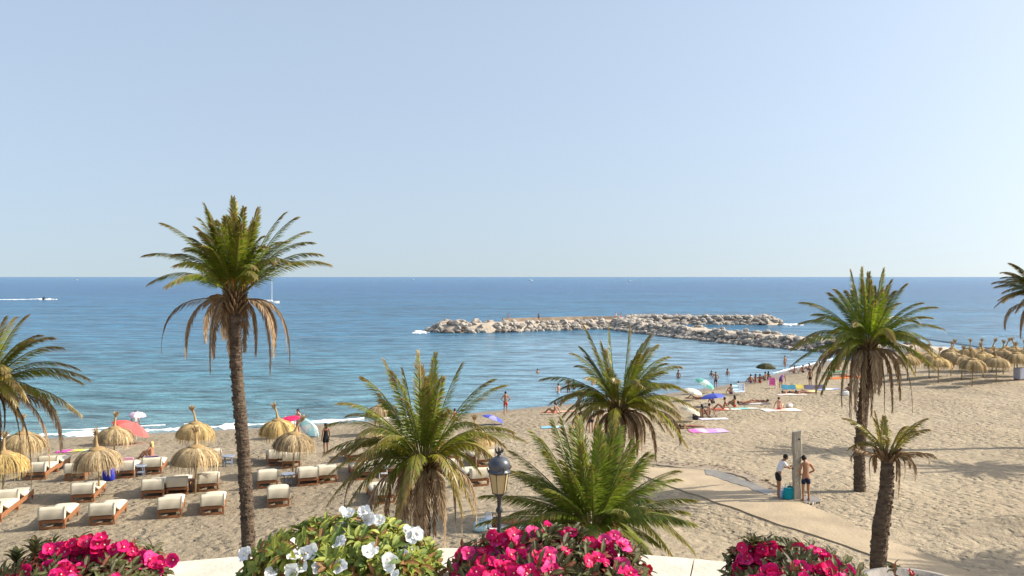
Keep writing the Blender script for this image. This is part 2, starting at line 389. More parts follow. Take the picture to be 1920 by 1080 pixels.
def boulder_mesh(i, m, r=1):
    bm = bmesh.new(); bmesh.ops.create_icosphere(bm, subdivisions=2, radius=r)
    rr = random.Random(i)
    for v in bm.verts:
        n = v.co.normalized(); 
        v.co *= 1+.32*noise.noise(n*1.6+Vector((i*7.3, 0, 0)))+.12*noise.noise(n*4+Vector((i, 3, 0)))
    for _ in range(11):   # chop flat facets
        n = Vector((rr.uniform(-1,1), rr.uniform(-1,1), rr.uniform(-.6,1))).normalized(); lim = rr.uniform(.5,.82)*r
        for v in bm.verts:
            d = v.co.dot(n)
            if d > lim: v.co -= n*(d-lim)
    for v in bm.verts: v.co.z *= .72
    me = bpy.data.meshes.new('boulder'); bm.to_mesh(me); bm.free(); me.materials.append(m); return me
def boulders():
    var = [boulder_mesh(i, ROCK) for i in range(9)]+[boulder_mesh(i+20, ROCKD) for i in range(4)]
    rr = random.Random(5); cand = []
    labs = ['pale weathered boulder heaped on the seaward arm of the breakwater',
            'grey brown boulder lining the stem of the breakwater',
            'pale boulder on the low rock mound behind the breakwater stem',
            'dark wet boulder on the seaward arm of the breakwater',
            'dark wet boulder on the stem of the breakwater',
            'dark wet boulder on the low rock mound behind the stem']
    for si, (pl, hw, top) in enumerate(segs):
        for (x0,y0),(x1,y1) in zip(pl, pl[1:]):
            L_ = math.hypot(x1-x0, y1-y0); n = int(L_*(13 if si != 1 else 15))
            for _ in range(n):
                t = rr.random(); side = -1 if rr.random() < .62 else 1
                nx, ny = -(y1-y0)/L_, (x1-x0)/L_
                if ny < 0 or (si == 1): pass
                k = side if ny >= 0 else -side
                off = k*hw*(.5+.85*rr.random()**.8)
                if si == 2: off *= rr.random()*1.1
                x = x0+(x1-x0)*t+nx*off; y = y0+(y1-y0)*t+ny*off
                r = rr.uniform(.45,.85) if si != 1 else rr.uniform(.36,.74)
                if si == 0 and x < 4: r *= 1.15
                cand.append((x, y, r, si))
    for _ in range(30):     # round head
        a = rr.uniform(math.pi*.6, math.pi*1.6); q = rr.uniform(.3, 1.15)*6.5
        cand.append((-11.5+math.cos(a)*q, 177.5+math.sin(a)*q, rr.uniform(.7,1.3), 0))
    for _ in range(40):
        a = rr.uniform(-math.pi*.6, math.pi*.6); q = rr.uniform(0, 1.1)*4.2
        cand.append((60+math.cos(a)*q, 204+math.sin(a)*q, rr.uniform(.6,1.2), 2))
    out = []
    for x, y, r, si in cand:
        z = bh(x, y)
        if z < -.8: continue
        if si == 1 and pdist(x, y, segs[0][0]) < 4: continue
        if G(x, y) > .6: continue
        out.append((x, y, max(z, -.1)+.15*r+rr.uniform(0,.25), r, si))
    out.sort(key=lambda q: -q[3]/q[1])
    big, rest = out[:298], out[298:]
    for x, y, z, r, si in big:
        dk = (z < .55 and rr.random() < .85) or rr.random() < .16; me = rr.choice(var[9:] if dk else var[:9])
        _x = 0 if (z < .55 and rr.random() < .85) or rr.random() < .16 else 1
        o = bpy.data.objects.new('boulder', me); C.objects.link(o); o.location = (x, y, z)
        o.scale = (r*rr.uniform(.9,1.3), r*rr.uniform(.8,1.1), r); o.rotation_euler = (rr.uniform(-.4,.4), rr.uniform(-.4,.4), rr.uniform(0,6.3))
        tag(o, labs[si+3] if dk else labs[si], 'rock', ('dark ' if dk else 'pale ')+['boulders of the seaward arm', 'boulders of the breakwater stem', 'boulders of the far mound'][si])
    mb = MB()
    for i, (x, y, z, r, si) in enumerate(rest):
        mb.ball((x, y, z), r, sub=1, sc=(1.1,.9,.75), rough=.5, seed=i)
    tag(mb.build('rubble', ROCK), 'smaller rubble filling the gaps between the breakwater boulders', 'rubble', kind='stuff')
boulders()
mb = MB()
for i in range(26):
    mb.ball((-18.2+random.uniform(-1.5,1.2), 175+random.uniform(-5,3), .02), random.uniform(.25,.6), sub=1, sc=(1.6,1,.25))
for i in range(26):
    mb.ball((65.5+random.uniform(-1.5,2.5), 201+random.uniform(-2,2), .02), random.uniform(.3,.7), sub=1, sc=(1.8,1,.3))
tag(mb.build('breaking_foam', FOAM), 'white water breaking at the tips of the breakwater', 'foam', kind='stuff')

# ------------------------------------------------------------------ path, puddle, wet sand
def sheet(name, loop_l, loop_r, lift, m, side=0.0, rag=.12):
    mb = MB(); L_ = [P(*q) for q in loop_l]; R_ = [P(*q) for q in loop_r]; n = len(L_)
    def interp(pts, t):
        f = t*(n-1); i = min(int(f), n-2); a = f-i
        p = [pts[max(i-1,0)], pts[i], pts[i+1], pts[min(i+2,n-1)]]
        return .5*((2*p[1])+(-p[0]+p[2])*a+(2*p[0]-5*p[1]+4*p[2]-p[3])*a*a+(-p[0]+3*p[1]-3*p[2]+p[3])*a**3)
    rows = (n-1)*8; cols = 12
    for j in range(rows+1):
        a = interp(L_, j/rows); b = interp(R_, j/rows)
        dd = (b-a).normalized()
        a = a+dd*(rag*(.3 if side else 1)*noise.noise(Vector((j*.45, 3, len(name))))*2); b = b+dd*(rag*noise.noise(Vector((j*.5, 8, len(name))))*2.5)
        for i in range(cols+1):
            p = a.lerp(b, i/cols); mb.v.append((p.x, p.y, G(p.x, p.y)+(lift if 0 < i < cols and 0 < j < rows else (lift if (side and i == 0) else -.04)))); mb.c.append((1,1,1))
    w_ = cols+1
    for j in range(rows):
        for i in range(cols): mb.f.append((j*w_+i, j*w_+i+1, (j+1)*w_+i+1, (j+1)*w_+i))
    if side:
        o = len(mb.v)
        for j in range(rows+1):
            v = mb.v[j*w_]; mb.v.append((v[0]-.01, v[1]-.01, v[2]-side)); mb.c.append((1,1,1))
        for j in range(rows): mb.f.append((o+j, j*w_, (j+1)*w_, o+j+1))
    o = fixn(mb.build(name, m, smooth=False)); tag(o, kind='structure'); return o
PATH = mat('path_sand', (.37,.29,.19), .9, var=.16, vscale=.9, bump=.02, bscale=8)
sheet('path', [(1205,893),(1262,915),(1370,952),(1500,997),(1600,1030),(1690,1066),(1760,1100)],
              [(1150,872),(1330,882),(1470,925),(1560,962),(1650,1005),(1790,1060),(1900,1110)], .05, PATH, side=.12)
WETS = mat('wet_sand', (.27,.21,.14), .65, spec=.4, var=.25, vscale=2, bump=.03, bscale=7)
sheet('wet_sand_by_path', [(1160,872),(1230,874),(1300,883),(1380,893),(1440,925),(1490,942),(1525,948)],
              [(1160,868),(1235,866),(1320,872),(1400,885),(1452,914),(1500,932),(1545,938)], .058, WETS)
PUD = mat('puddle_water', (.19,.155,.11), .32, spec=.5, var=.25, vscale=3, bump=.01, bscale=5)
sheet('puddle', [(1322,893),(1345,899),(1395,916),(1440,932)], [(1318,880),(1356,887),(1412,907),(1455,928)], .066, PUD)
sheet('puddle_by_shower', [(1500,944),(1515,947),(1530,946),(1540,942)], [(1500,934),(1515,932),(1530,934),(1541,940)], .066, PUD)

mb = MB(); rng = random.Random(77)
for (x0,y0),(x1,y1) in zip([(1235,869),(1300,874),(1350,878),(1400,890)], [(1300,874),(1350,878),(1400,890),(1458,917)]):
    for i in range(70):
        t = rng.random(); p = P(x0+(x1-x0)*t+rng.gauss(0,3), y0+(y1-y0)*t+rng.gauss(0,2.2)); r = rng.uniform(.03,.10)
        mb.ball((p.x, p.y, p.z+.03), r, sub=1, sc=(1.4,1,.5), rough=.9, seed=i)
tag(mb.build('debris', mat('wet_debris', (.13,.09,.055), .9)), 'dark damp sand clods and weed along the upper edge of the wet patch', 'debris', kind='stuff')
# ------------------------------------------------------------------ palms
def lerp3(a, b, t): return tuple(a[i]+(b[i]-a[i])*t for i in range(3))
def frond(mb, rng, c, tip, bend, L_, dead=False, green=(.10,.13,.03), nl=46, leaf=.38, ctrl=None, drytip=0.0, wid=.034):
    c = Vector(c); tip = Vector(tip)
    h = Vector((tip.x-c.x, tip.y-c.y, 0)); d = tip-c
    p1 = ctrl if ctrl is not None else c+d*.5+Vector((0,0,bend))
    def B(t): return c*(1-t)**2+p1*2*t*(1-t)+tip*t*t
    def T(t): return ((p1-c)*(1-t)+(tip-p1)*t).normalized()
    rc = (.20,.13,.06) if dead else lerp3(green, (.30,.25,.09), .55)
    n = 9
    mb.tube([B(i/n) for i in range(n+1)], [.028*(1-.85*i/n) for i in range(n+1)], 4, rc, cap=False)
    hn = h.normalized() if h.length > .05 else Vector((rng.uniform(-1,1), rng.uniform(-1,1), 0)).normalized()
    S0 = Vector((-hn.y, hn.x, 0)); roll = rng.uniform(-.5,.5)
    for i in range(nl):
        t = .13+.87*(i+.5)/nl; p = B(t); tt = T(t)
        S = (S0-tt*S0.dot(tt)).normalized(); N_ = S.cross(tt)
        if N_.z < 0 and not dead: pass
        S1 = S*math.cos(roll)+N_*math.sin(roll); N1 = N_*math.cos(roll)-S*math.sin(roll)
        prof = min(1, .45+t*2.2)*(1 if t < .65 else 1-.55*(t-.65)/.35)
        for sd_ in (-1, 1):
            ll = leaf*prof*rng.uniform(.85,1.12)
            al = R(52-32*t) + rng.uniform(-.12,.12)
            if dead: al = R(34-14*t)+rng.uniform(-.25,.25)
            v = N1*(.45 if not dead else .05)
            D_ = tt*math.cos(al)+(S1*sd_+v).normalized()*math.sin(al)
            if dead: D_ = (D_+Vector((0,0,-.38))).normalized()
            else: D_ = (D_+Vector((rng.uniform(-.08,.08), rng.uniform(-.08,.08), -.10))).normalized()
            W = D_.cross(N1).normalized()*(wid*(.5 if not dead else .45)*rng.uniform(.8,1.2))
            mid = p+D_*ll*.45; end = p+D_*ll+Vector((rng.uniform(-.05,.05)*ll, rng.uniform(-.05,.05)*ll, -.16*ll))
            if dead: col = lerp3((.19,.11,.055), (.48,.37,.24), rng.random()**1.1)
            else:
                col = lerp3(green, (green[0]*1.8, green[1]*1.6, green[2]*1.1), rng.random())
                if rng.random() < drytip*(t**3)*2: col = lerp3(col, (.36,.24,.09), .8)
            mb.add([p, mid+W, end, mid-W], [(0,1,2,3)], col)
FRM = mat('palm_frond', attr=True, rough=.42, spec=.5, trans=.42)
DRY = mat('dry_frond', attr=True, rough=.85, spec=.15, trans=.2)
TRK = mat('palm_trunk', (.155,.115,.08), .95, spec=.1, col2=(.065,.045,.032), vscale=3.5, bump=.06, bscale=9, stretch=(1,1,3.0))
STK = mat('fruit_stalk', (.42,.20,.04), .6, var=.3, vscale=6)
def palm(label, D, cpx, tips, dead, base_px, trunk_r, L_, seed, extra=18, name='palm_tree', green=(.085,.135,.018), nl=84, leaf=.40,
         trunk_mid=None, boots=True, deadextra=6, up=.27, drytip=.5, stalks=0, low=-.15, bulge=0, nboots=64, lowfr=10, ztop=None, groundz=None, wid=.036):
    rng = random.Random(seed); c = at(cpx[0], cpx[1], D); s = F/D
    bx = (base_px[0]-960)/F*D; gz = G(bx, D) if groundz is None else groundz
    root = thing(name, label, 'palm', (bx, D, gz), 0)
    O = Vector((bx, D, gz)); cl = c-O
    # trunk
    tb = MB(); n = 60; pts = []; rad = []
    mid = None
    if trunk_mid: mid = [(at(q[0], q[1], D)-O) for q in trunk_mid]
    ctrl = [Vector((0,0,-.3))]+(mid or [])+[cl+Vector((0,0,-.15))]
    def cv(t):
        f = t*(len(ctrl)-1); i = min(int(f), len(ctrl)-2); a = f-i
        p = [ctrl[max(i-1,0)], ctrl[i], ctrl[i+1], ctrl[min(i+2,len(ctrl)-1)]]
        return .5*((2*p[1])+(-p[0]+p[2])*a+(2*p[0]-5*p[1]+4*p[2]-p[3])*a*a+(-p[0]+3*p[1]-3*p[2]+p[3])*a**3)
    m_ = int(cl.z/.055)
    for i in range(m_+1):
        t = i/m_; pts.append(cv(t)); r = trunk_r*(1.12-.22*t)+bulge*math.exp(-((t-.38)/.25)**2)
        r *= (1.035 if i % 2 else .98)*(1+.09*noise.noise(Vector((seed, i*.45, 0))))
        if t < .06: r *= 1.25-4*t
        rad.append(r)
    tb.tube(pts, rad, 22, jit=.065)
    for i in range(int(cl.z/.085)*4):      # stubs of old leaf bases
        z = rng.uniform(.1, cl.z-.35); q = cv(max(0, min(1, (z+.1)/cl.z))); a = i*2.4+rng.uniform(-.3,.3)
        rr_ = trunk_r*(1.12-.22*z/cl.z)+bulge*math.exp(-((z/cl.z-.38)/.25)**2)
        e_ = Vector((math.cos(a), math.sin(a), 0)); p0 = Vector((q.x, q.y, z))+e_*rr_*.93
        tb.tube([p0, p0+(e_*.5+Vector((0,0,1)))*rng.uniform(.04,.075)], [rng.uniform(.025,.045), .014], 5)
    tr = tb.build('trunk', TRK, root)
    if boots:
        bb = MB()
        for i in range(nboots):      # old frond bases under the crown
            a = i*2.4; z = cl.z-(.55 if nboots > 30 else .25)+i*.011; q = cv(min(1, z/cl.z)); d = Vector((math.cos(a), math.sin(a), .75)).normalized()
            p0 = Vector((q.x, q.y, z))+Vector((math.cos(a), math.sin(a), 0))*trunk_r*.8
            bb.tube([p0, p0+d*.13, p0+d*.3+Vector((0,0,.05))], [.05,.042,.018], 5, lerp3((.10,.06,.03),(.26,.17,.09), rng.random()))
        bb.build('frond_bases', DRY, tr)
    fb = MB(); k = 0
    def base(d, z=0):
        hh = Vector((d.x, d.y, 0)); hh = hh.normalized() if hh.length > .01 else Vector((0,1,0))
        return cl+hh*.14+Vector((0,0,z))
    for q in tips:
        px, py = q[0], q[1]
        dx = (px-cpx[0])/s; dz = -(py-cpx[1])/s; pl = math.hypot(dx, dz)
        dep = math.sqrt(max(0, L_*L_-pl*pl))*(1 if k % 2 else -1)*rng.uniform(.5,.95); k += 1
        if len(q) > 2: dep = q[2]
        d = Vector((dx, dep, dz)); tip = cl+d; hz = math.hypot(dx, dep)/max(.1, d.length)
        g = lerp3(green, (green[0]*2.1, green[1]*1.85, green[2]*1.1), rng.random()*.9)
        bend = up*L_*(.35+.9*hz) if dz > -.3*L_ else .45*L_
        frond(fb, rng, base(d, rng.uniform(-.05,.1)), tip, bend, L_, green=g, nl=nl, leaf=leaf, drytip=drytip, wid=wid)
    for i in range(extra):
        a = rng.uniform(0, 2*math.pi); el = R(8+74*rng.random()); LL = L_*rng.uniform(.8,1.0)
        d = Vector((math.cos(a)*math.cos(el), math.sin(a)*math.cos(el), math.sin(el)+low*math.cos(el)))*LL*.93
        g = lerp3(green, (green[0]*2.3, green[1]*1.7, green[2]*1.2), rng.random()*.7)
        frond(fb, rng, base(d, .08), cl+d, up*L_*(.3+.8*math.cos(el)), LL, green=g, nl=nl, leaf=leaf, drytip=drytip, wid=wid)
    for i in range(lowfr):
        a = 2*math.pi*(i+rng.random()*.7)/lowfr; el = R(rng.uniform(-38, 12)); LL = L_*rng.uniform(.85,1.0)
        d = Vector((math.cos(a)*math.cos(el), math.sin(a)*math.cos(el), math.sin(el)))*LL*.88
        g = lerp3(green, (green[0]*2.4, green[1]*1.6, green[2]*1.3), .4+rng.random()*.6)
        frond(fb, rng, base(d, -.05), cl+d, .42*L_, LL, green=g, nl=nl, leaf=leaf, drytip=drytip*1.5, wid=wid)
    crown = fb.build('crown', FRM, root)
    db = MB()
    def deadfrond(d):
        h = Vector((d.x, d.y, 0)); b_ = cl+(h.normalized() if h.length > .02 else Vector((1,0,0)))*.13+Vector((0,0,-.12))
        p1 = b_+h*.95+Vector((0,0,.18+.10*h.length))
        frond(db, rng, b_, cl+d, 0, L_, dead=True, nl=nl, leaf=leaf*1.0, ctrl=p1, wid=wid)
    for q in dead:
        dx = (q[0]-cpx[0])/s; dz = -(q[1]-cpx[1])/s
        deadfrond(Vector((dx, (q[2] if len(q) > 2 else rng.uniform(-.7,.7)), dz)))
    for i in range(deadextra):
        a = rng.uniform(0, 2*math.pi); h = rng.uniform(.35,.8)*.42*L_
        deadfrond(Vector((math.cos(a)*h, math.sin(a)*h, -L_*rng.uniform(.35,.75))))
    if db.v: db.build('dead_fronds', DRY, root)
    if stalks:
        sb = MB()
        for i in range(stalks):
            a = R(360*i/stalks+20)+rng.uniform(-.3,.3); d = Vector((math.cos(a), math.sin(a), 1.3)).normalized()
            b_ = cl+Vector((math.cos(a)*.1, math.sin(a)*.1, .05)); e_ = b_+d*.55
            sb.tube([b_, b_+d*.3, e_], [.03,.025,.02], 5)
            for j in range(26):
                dd = Vector((rng.uniform(-1,1), rng.uniform(-1,1), rng.uniform(-.4,.8))).normalized()
                sb.tube([e_, e_+dd*.16, e_+dd*.26+Vector((0,0,-.08))], [.008,.007,.005], 3)
        sb.build('fruit_stalks', STK, root)
    return root

palm('tall palm with a curved bare trunk and brown hanging fronds, left of the breakwater', 26, (441,556),
     [(270,478),(272,532,.2),(305,418),(323,462),(352,405,1),(373,392),(402,388),(428,378),(447,376),(470,388),(478,395),(518,395,.9),(556,408),(562,430),(593,455),(617,495,.1),(560,492),(590,475,.8),(440,420,-1.6),(410,440,-1.5),(480,440,-1.5),(380,470,-1.2),(515,462,-1),(345,500,1.2)],
     [(310,655,-.3),(344,668,.2),(368,640,.8),(403,693,-.4),(388,670,.6),(415,690,.9),(463,668,.9),(503,700,.2),(522,660,-.5),(537,680,.4),(540,650,-.2),(500,650,.9),(380,560,1)],
     (468,1058), .18, 3.05, 3, extra=26, trunk_mid=[(462,930),(453,800),(443,680)], stalks=7, lowfr=0, green=(.095,.14,.018), deadextra=3, drytip=.45)
palm('bushy palm with a shaggy skirt of drooping fronds, behind the white flowers', 23, (795,868),
     [(675,710,.4),(722,676),(783,664,.3),(812,668),(866,680),(922,714),(945,730,1),(962,828),(985,836,.8),(905,868),(650,745),(608,800,.3),(640,788,.9),(606,852,.2),(600,905,.6),(745,690,-1),(835,700,-1),(770,730,-1.6),(850,750,-1.5),(700,790,-1.6),(900,780,-1.4),(930,810,-1),(660,830,-1.2),(610,950,.2),(650,955,-.8),(700,970,-.9),(870,955,-.4),(900,900,.8),(745,985,-1.1),(690,900,1)],
     [(760,1010,-.5),(722,1000,.3),(700,985,-.8),(740,1000,.8),(785,1020,-.6),(835,1018,-.3),(865,1022,.2),(850,1000,.8),(810,1015,.7),(770,1000,.2),(893,985,.1),(640,960,.4),(800,1015,-.8)],
     (793,1180), .17, 2.95, 8, lowfr=14, extra=12, nl=72, green=(.095,.135,.022), deadextra=3, stalks=2)
palm('mid height palm with a thick beard of dead fronds, behind the low stemless palm', 31, (1160,768),
     [(1098,613,.3),(1143,608,.2),(1180,612),(1222,630),(1240,650,.9),(1262,672),(1283,690,.6),(1290,735,.3),(1300,762),(1015,712,.2),(1070,658),(1085,690,1),(1062,790,.3),(1110,650,-1),(1190,660,-1),(1240,720,-1),(1130,680,-1.7),(1220,760,-1.3),(1240,800,-.5),(1290,838,.1),(1080,740,-1.2),(1140,700,-2),(1180,705,-2)],
     [(1230,862,.1),(1282,836,.6),(1200,835,-.4),(1160,860,.5),(1120,845,-.3),(1140,855,.3),(1100,830,.4),(1215,835,.8),(1075,800,.2),(1180,860,-.7),(1190,880,.1)],
     (1152,970), .22, 3.05, 14, extra=20, green=(.10,.135,.02), deadextra=10, stalks=2)
palm('low young palm fanning out just above the pink flowers, no trunk in view', 20, (1112,985),
     [(1055,790,.2),(1001,815,.3),(962,850,.2),(922,872,.2),(905,935,.3),(897,990,.4),(945,968,-.9),(1090,795,.5),(1122,800,-.2),(1150,803,.3),(1183,830,.2),(1212,856,.3),(1270,885,.2),(1282,912,.8),(1300,938,.1),(1303,985,.2),(1230,1012,-.3),(1270,958,-.8),(1060,860,-1),(1020,890,-1.3),(1100,850,-1.3),(1160,870,-1.3),(1200,910,-1.2),(1020,840,1),(1080,820,1.2),(1150,840,1.4),(1200,880,1.3),(980,900,.9),(1232,935,1),(1000,940,-1.3),(1040,800,.7),(1170,815,.8),(960,985,1)],
     [(1000,1010,.5)],
     (1112,1190), .24, 2.75, 21, extra=22, green=(.080,.125,.022), nl=80, leaf=.46, deadextra=2, boots=False, up=.12, drytip=.25, groundz=3.3)
palm('large palm with long drooping fronds standing on open sand, right of the shower post', 35, (1627,650),
     [(1600,507,.2),(1621,503,.2),(1640,512,.6),(1660,505,.2),(1676,526,.3),(1709,532),(1728,573),(1722,600),(1771,617),(1755,642,.5),(1549,541),(1510,567),(1513,596),(1505,607,.4),(1485,655,.1),(1480,688),(1535,735,-.3),(1770,672,.2),(1745,690,-.4),(1725,705,.4),(1610,560,-1.6),(1650,565,-1.7),(1690,600,-1.5),(1570,600,-1.5),(1580,560,1.2),(1540,640,-1.5),(1700,640,-1.5),(1630,540,-1.2),(1560,700,-1)],
     [(1675,772,.1),(1715,773,.2),(1698,750,.5),(1590,780,-.2),(1600,795,.2),(1612,790,-.4),(1605,770,.4),(1580,760,.1),(1650,770,-.4),(1640,780,.3),(1595,765,-.5),(1618,800,.0),(1533,735,.2)],
     (1612,912), .205, 3.2, 31, extra=18, trunk_mid=[(1612,850),(1619,760)], green=(.09,.145,.018), deadextra=7, wid=.042)
palm('small thin-crowned palm on a stout trunk at the lower right', 24, (1664,848),
     [(1584,785,.1),(1612,798,.5),(1646,788,.2),(1661,784,.1),(1680,792,-.6),(1742,785,.1),(1735,804,.5),(1730,800,-.4),(1640,810,-.7),(1700,800,-.6),(1690,815,.8)],
     [(1745,872,.1),(1718,880,.4),(1603,838,-.2),(1605,870,.3),(1640,900,.3),(1678,930,-.2),(1690,905,.3),(1735,850,-.5),(1700,890,-.5),(1655,890,.5)],
     (1645,1095), .175, 1.35, 44, extra=3, green=(.15,.15,.04), nl=36, leaf=.24, deadextra=2, nboots=22, lowfr=0, trunk_mid=[(1649,1010),(1661,920)], bulge=.04, boots=True)
palm('palm mostly cut off by the right edge of the picture, beyond the parasols', 45, (1962,565),
     [(1900,493,.3),(1905,510),(1882,520,.2),(1878,530,.8),(1940,470),(1970,460),(2000,470),(2040,500),(2060,540),(1910,556,.5),(2050,580),(1950,500,-1)],
     [(1886,615,.1),(1918,632,.2),(1935,650,.3),(2000,640),(2030,620)],
     (1966,826), .24, 3.0, 51, extra=20, green=(.06,.08,.02), deadextra=5)
palm('palm cut off by the left edge, its fronds arching over the nearest thatched parasols', 25, (-38,735),
     [(45,592,.1),(92,633,.2),(88,655,.8),(140,692,.2),(152,712,.4),(148,778,.1),(130,722,.7),(-40,600),(-80,605),(-120,620),(-180,650),(-210,720),(60,690,-1.2),(10,600,-.6),(75,745,-1.2),(30,640,.9)],
     [(105,845,.3),(100,872,-.2),(55,912,.1),(-60,900),(-110,880),(20,880,.5),(-90,850,.4)],
     (-45,1110), .23, 2.85, 61, extra=8, green=(.12,.15,.02), deadextra=6, stalks=3, drytip=.9)
palm('palm outside the picture to the right whose crown shadow falls on open sand', 40.5, (2300,560), [], [], (2300,860), .25, 3.0, 71, extra=34, deadextra=6)
palm('palm outside the picture at the lower right whose shadow reaches the path', 26, (2520,620), [], [], (2510,1040), .25, 3.0, 81, extra=34, deadextra=6)

# ------------------------------------------------------------------ thatched parasols
STRAW = mat('straw', attr=True, rough=.8, spec=.2, trans=.15)
WOODP = mat('parasol_pole', (.33,.24,.12), .8, var=.2, vscale=5)
def parasol(seed, label, loc, tone=0.0, lean=.0, group=None, sc=1):
    rng = random.Random(seed)
    root = thing('thatched_parasol', label, 'parasol', loc, rng.uniform(0,6), group)
    pb = MB(); pb.tube([(0,0,-.2),(0,0,1),(0,0,2.1)], [.045,.042,.04], 8); pb.build('pole', WOODP, root, smooth=True)
    cb = MB(); prof = [(.05,2.12),(.30,2.06),(.60,1.97),(.84,1.80),(.98,1.56),(1.03,1.30)]
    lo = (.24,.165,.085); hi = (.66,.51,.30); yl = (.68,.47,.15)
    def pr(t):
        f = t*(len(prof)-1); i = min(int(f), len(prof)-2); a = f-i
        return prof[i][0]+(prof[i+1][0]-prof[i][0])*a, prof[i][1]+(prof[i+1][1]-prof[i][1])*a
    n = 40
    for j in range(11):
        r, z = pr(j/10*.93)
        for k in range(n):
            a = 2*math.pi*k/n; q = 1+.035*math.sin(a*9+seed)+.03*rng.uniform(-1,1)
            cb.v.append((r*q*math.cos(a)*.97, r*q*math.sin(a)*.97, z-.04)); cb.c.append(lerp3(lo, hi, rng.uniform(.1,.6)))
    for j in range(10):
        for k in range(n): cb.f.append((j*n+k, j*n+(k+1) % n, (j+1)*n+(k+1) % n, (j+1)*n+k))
    for i in range(760):
        a = rng.uniform(0, 2*math.pi); t0 = rng.uniform(0,.75); t1 = min(1.06, t0+rng.uniform(.3,.6)) if t0 < .4 else rng.uniform(.92,1.18)+.05*math.sin(a*7+seed)
        q = 1+.04*math.sin(a*9+seed)+rng.uniform(-.01,.06)
        col = lerp3(lerp3(lo, hi, rng.random()), yl, tone*rng.uniform(.5,1)); col = tuple(min(1, q_*(.92+.75*noise.noise(Vector((math.cos(a)*4, math.sin(a)*4, seed*1.7))))) for q_ in col); wv = rng.uniform(.008,.022); da = rng.uniform(-.06,.06); vs = []
        for m in range(4):
            t = t0+(t1-t0)*m/3; r, z = pr(min(t,1)); z -= max(0, t-1)*1.6; aa = a+da*m/3
            r *= q; W = Vector((-math.sin(aa), math.cos(aa), 0))*wv*(1-.2*m)
            p = Vector((r*math.cos(aa), r*math.sin(aa), z+.015)); vs += [p-W, p+W]
        cb.add(vs, [(0,1,3,2),(2,3,5,4),(4,5,7,6)], col)
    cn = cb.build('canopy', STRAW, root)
    rb = MB(); rb.lathe([(.10,2.20),(.30,2.13),(.34,2.08),(.31,2.04),(.12,2.05)], 20, col=(.36,.24,.11)); rb.build('ring_band', STRAW, cn)
    tb = MB(); L_ = Vector((lean, rng.uniform(-.1,.1), 0))
    pts = [Vector((0,0,2.08)), Vector((0,0,2.35))+L_*.25, Vector((0,0,2.6))+L_*.6, Vector((0,0,2.78))+L_]
    tb.tube(pts, [.12,.055,.05,.045], 8, (.42,.29,.14))
    for i in range(130):
        d = Vector((rng.uniform(-1,1)+lean*1.4, rng.uniform(-1,1), rng.uniform(.5,2))).normalized()*rng.uniform(.12,.34)
        W = Vector((rng.uniform(-1,1), rng.uniform(-1,1), 0)).normalized()*.012; p = pts[3]-Vector((0,0,rng.uniform(0,.15)))
        tb.add([p-W, p+W, p+d+W, p+d-W], [(0,1,2,3)], lerp3(lo, hi, rng.random()*.8))
    tb.build('topknot', STRAW, root)
    root.scale = (sc*rng.uniform(.96,1.05), sc*rng.uniform(.96,1.05), sc*rng.uniform(.96,1.04)); root.rotation_euler = (rng.uniform(-.05,.05), rng.uniform(-.05,.05), rng.uniform(0,.5))
    return root
GL = 'thatched parasols over the loungers'
near = [((187,932), 'thatched parasol with its bare pole in front of the blue bag', 0, .0),
        ((214,872), 'thatched parasol in front of the coral sunshade, with an upright frayed topknot', .1, .06),
        ((366,925), 'thatched parasol beside three loungers in a row, its pole planted by a small wooden table', .1, -.05),
        ((364,868), 'golden thatched parasol with a hooked topknot, by the water left of the tall palm trunk', .5, -.22),
        ((522,862), 'yellow thatched parasol in front of the pink sunshade', .8, -.18),
        ((549,892), 'greyish thatched parasol with a long slanting topknot, above a small round table', .0, .32),
        ((42,892), 'thatched parasol partly behind the drooping left palm fronds', .2, -.05),
        ((6,940), 'bright yellow thatched parasol cut by the left edge', .9, .0),
        ((703,880), 'thatched parasol seen through the left fronds of the bushy palm', .2, .05),
        ((712,815), 'thatched parasol standing near the water behind the bushy palm', .1, .0),
        ((893,880), 'orange toned thatched parasol behind the right fronds of the bushy palm', .6, .0)]
for i, (q, lab, tone, lean) in enumerate(near):
    parasol(100+i, lab, P(*q), tone, lean, GL, .93 if i < 9 else .85)
far = [((1701,713),'leftmost thatched parasol of the far cluster, standing alone'),
       ((1742,709),'second thatched parasol from the left in the far cluster'),
       ((1759,718),'thatched parasol at the front left of the far cluster'),
       ((1783,704),'thatched parasol in the far cluster just right of its front left one'),
       ((1803,712),'thatched parasol directly behind and left of the foremost far one'),
       ((1823,723),'foremost thatched parasol of the far cluster'),
       ((1843,707),'thatched parasol behind and right of the foremost far one'),
       ((1868,717),'thatched parasol at the front right of the far cluster'),
       ((1881,702),'thatched parasol behind the front right one of the far cluster'),
       ((1908,711),'thatched parasol beside the grey sunbed at the right edge'),
       ((1922,704),'thatched parasol cut by the right edge'),
       ((1786,694),'rearmost left thatched parasol of the far cluster'),
       ((1817,696),'thatched parasol in the rear row with its topknot bent right'),
       ((1840,694),'thatched parasol in the rear row with a short upright topknot'),
       ((1860,696),'thatched parasol in the rear row with the tallest topknot'),
       ((1885,693),'thatched parasol in the rear row third from the right edge'),
       ((1902,694),'thatched parasol in the rear row nearest the right edge'),
       ((1716,700),'thatched parasol at the rear left of the far cluster')]
for i, (q, lab) in enumerate(far):
    parasol(200+i, lab, P(*q), random.Random(i).uniform(0,.6), random.Random(i+50).choice([-.25,0,.12,.28]), 'far thatched parasols at the right', 1.07)

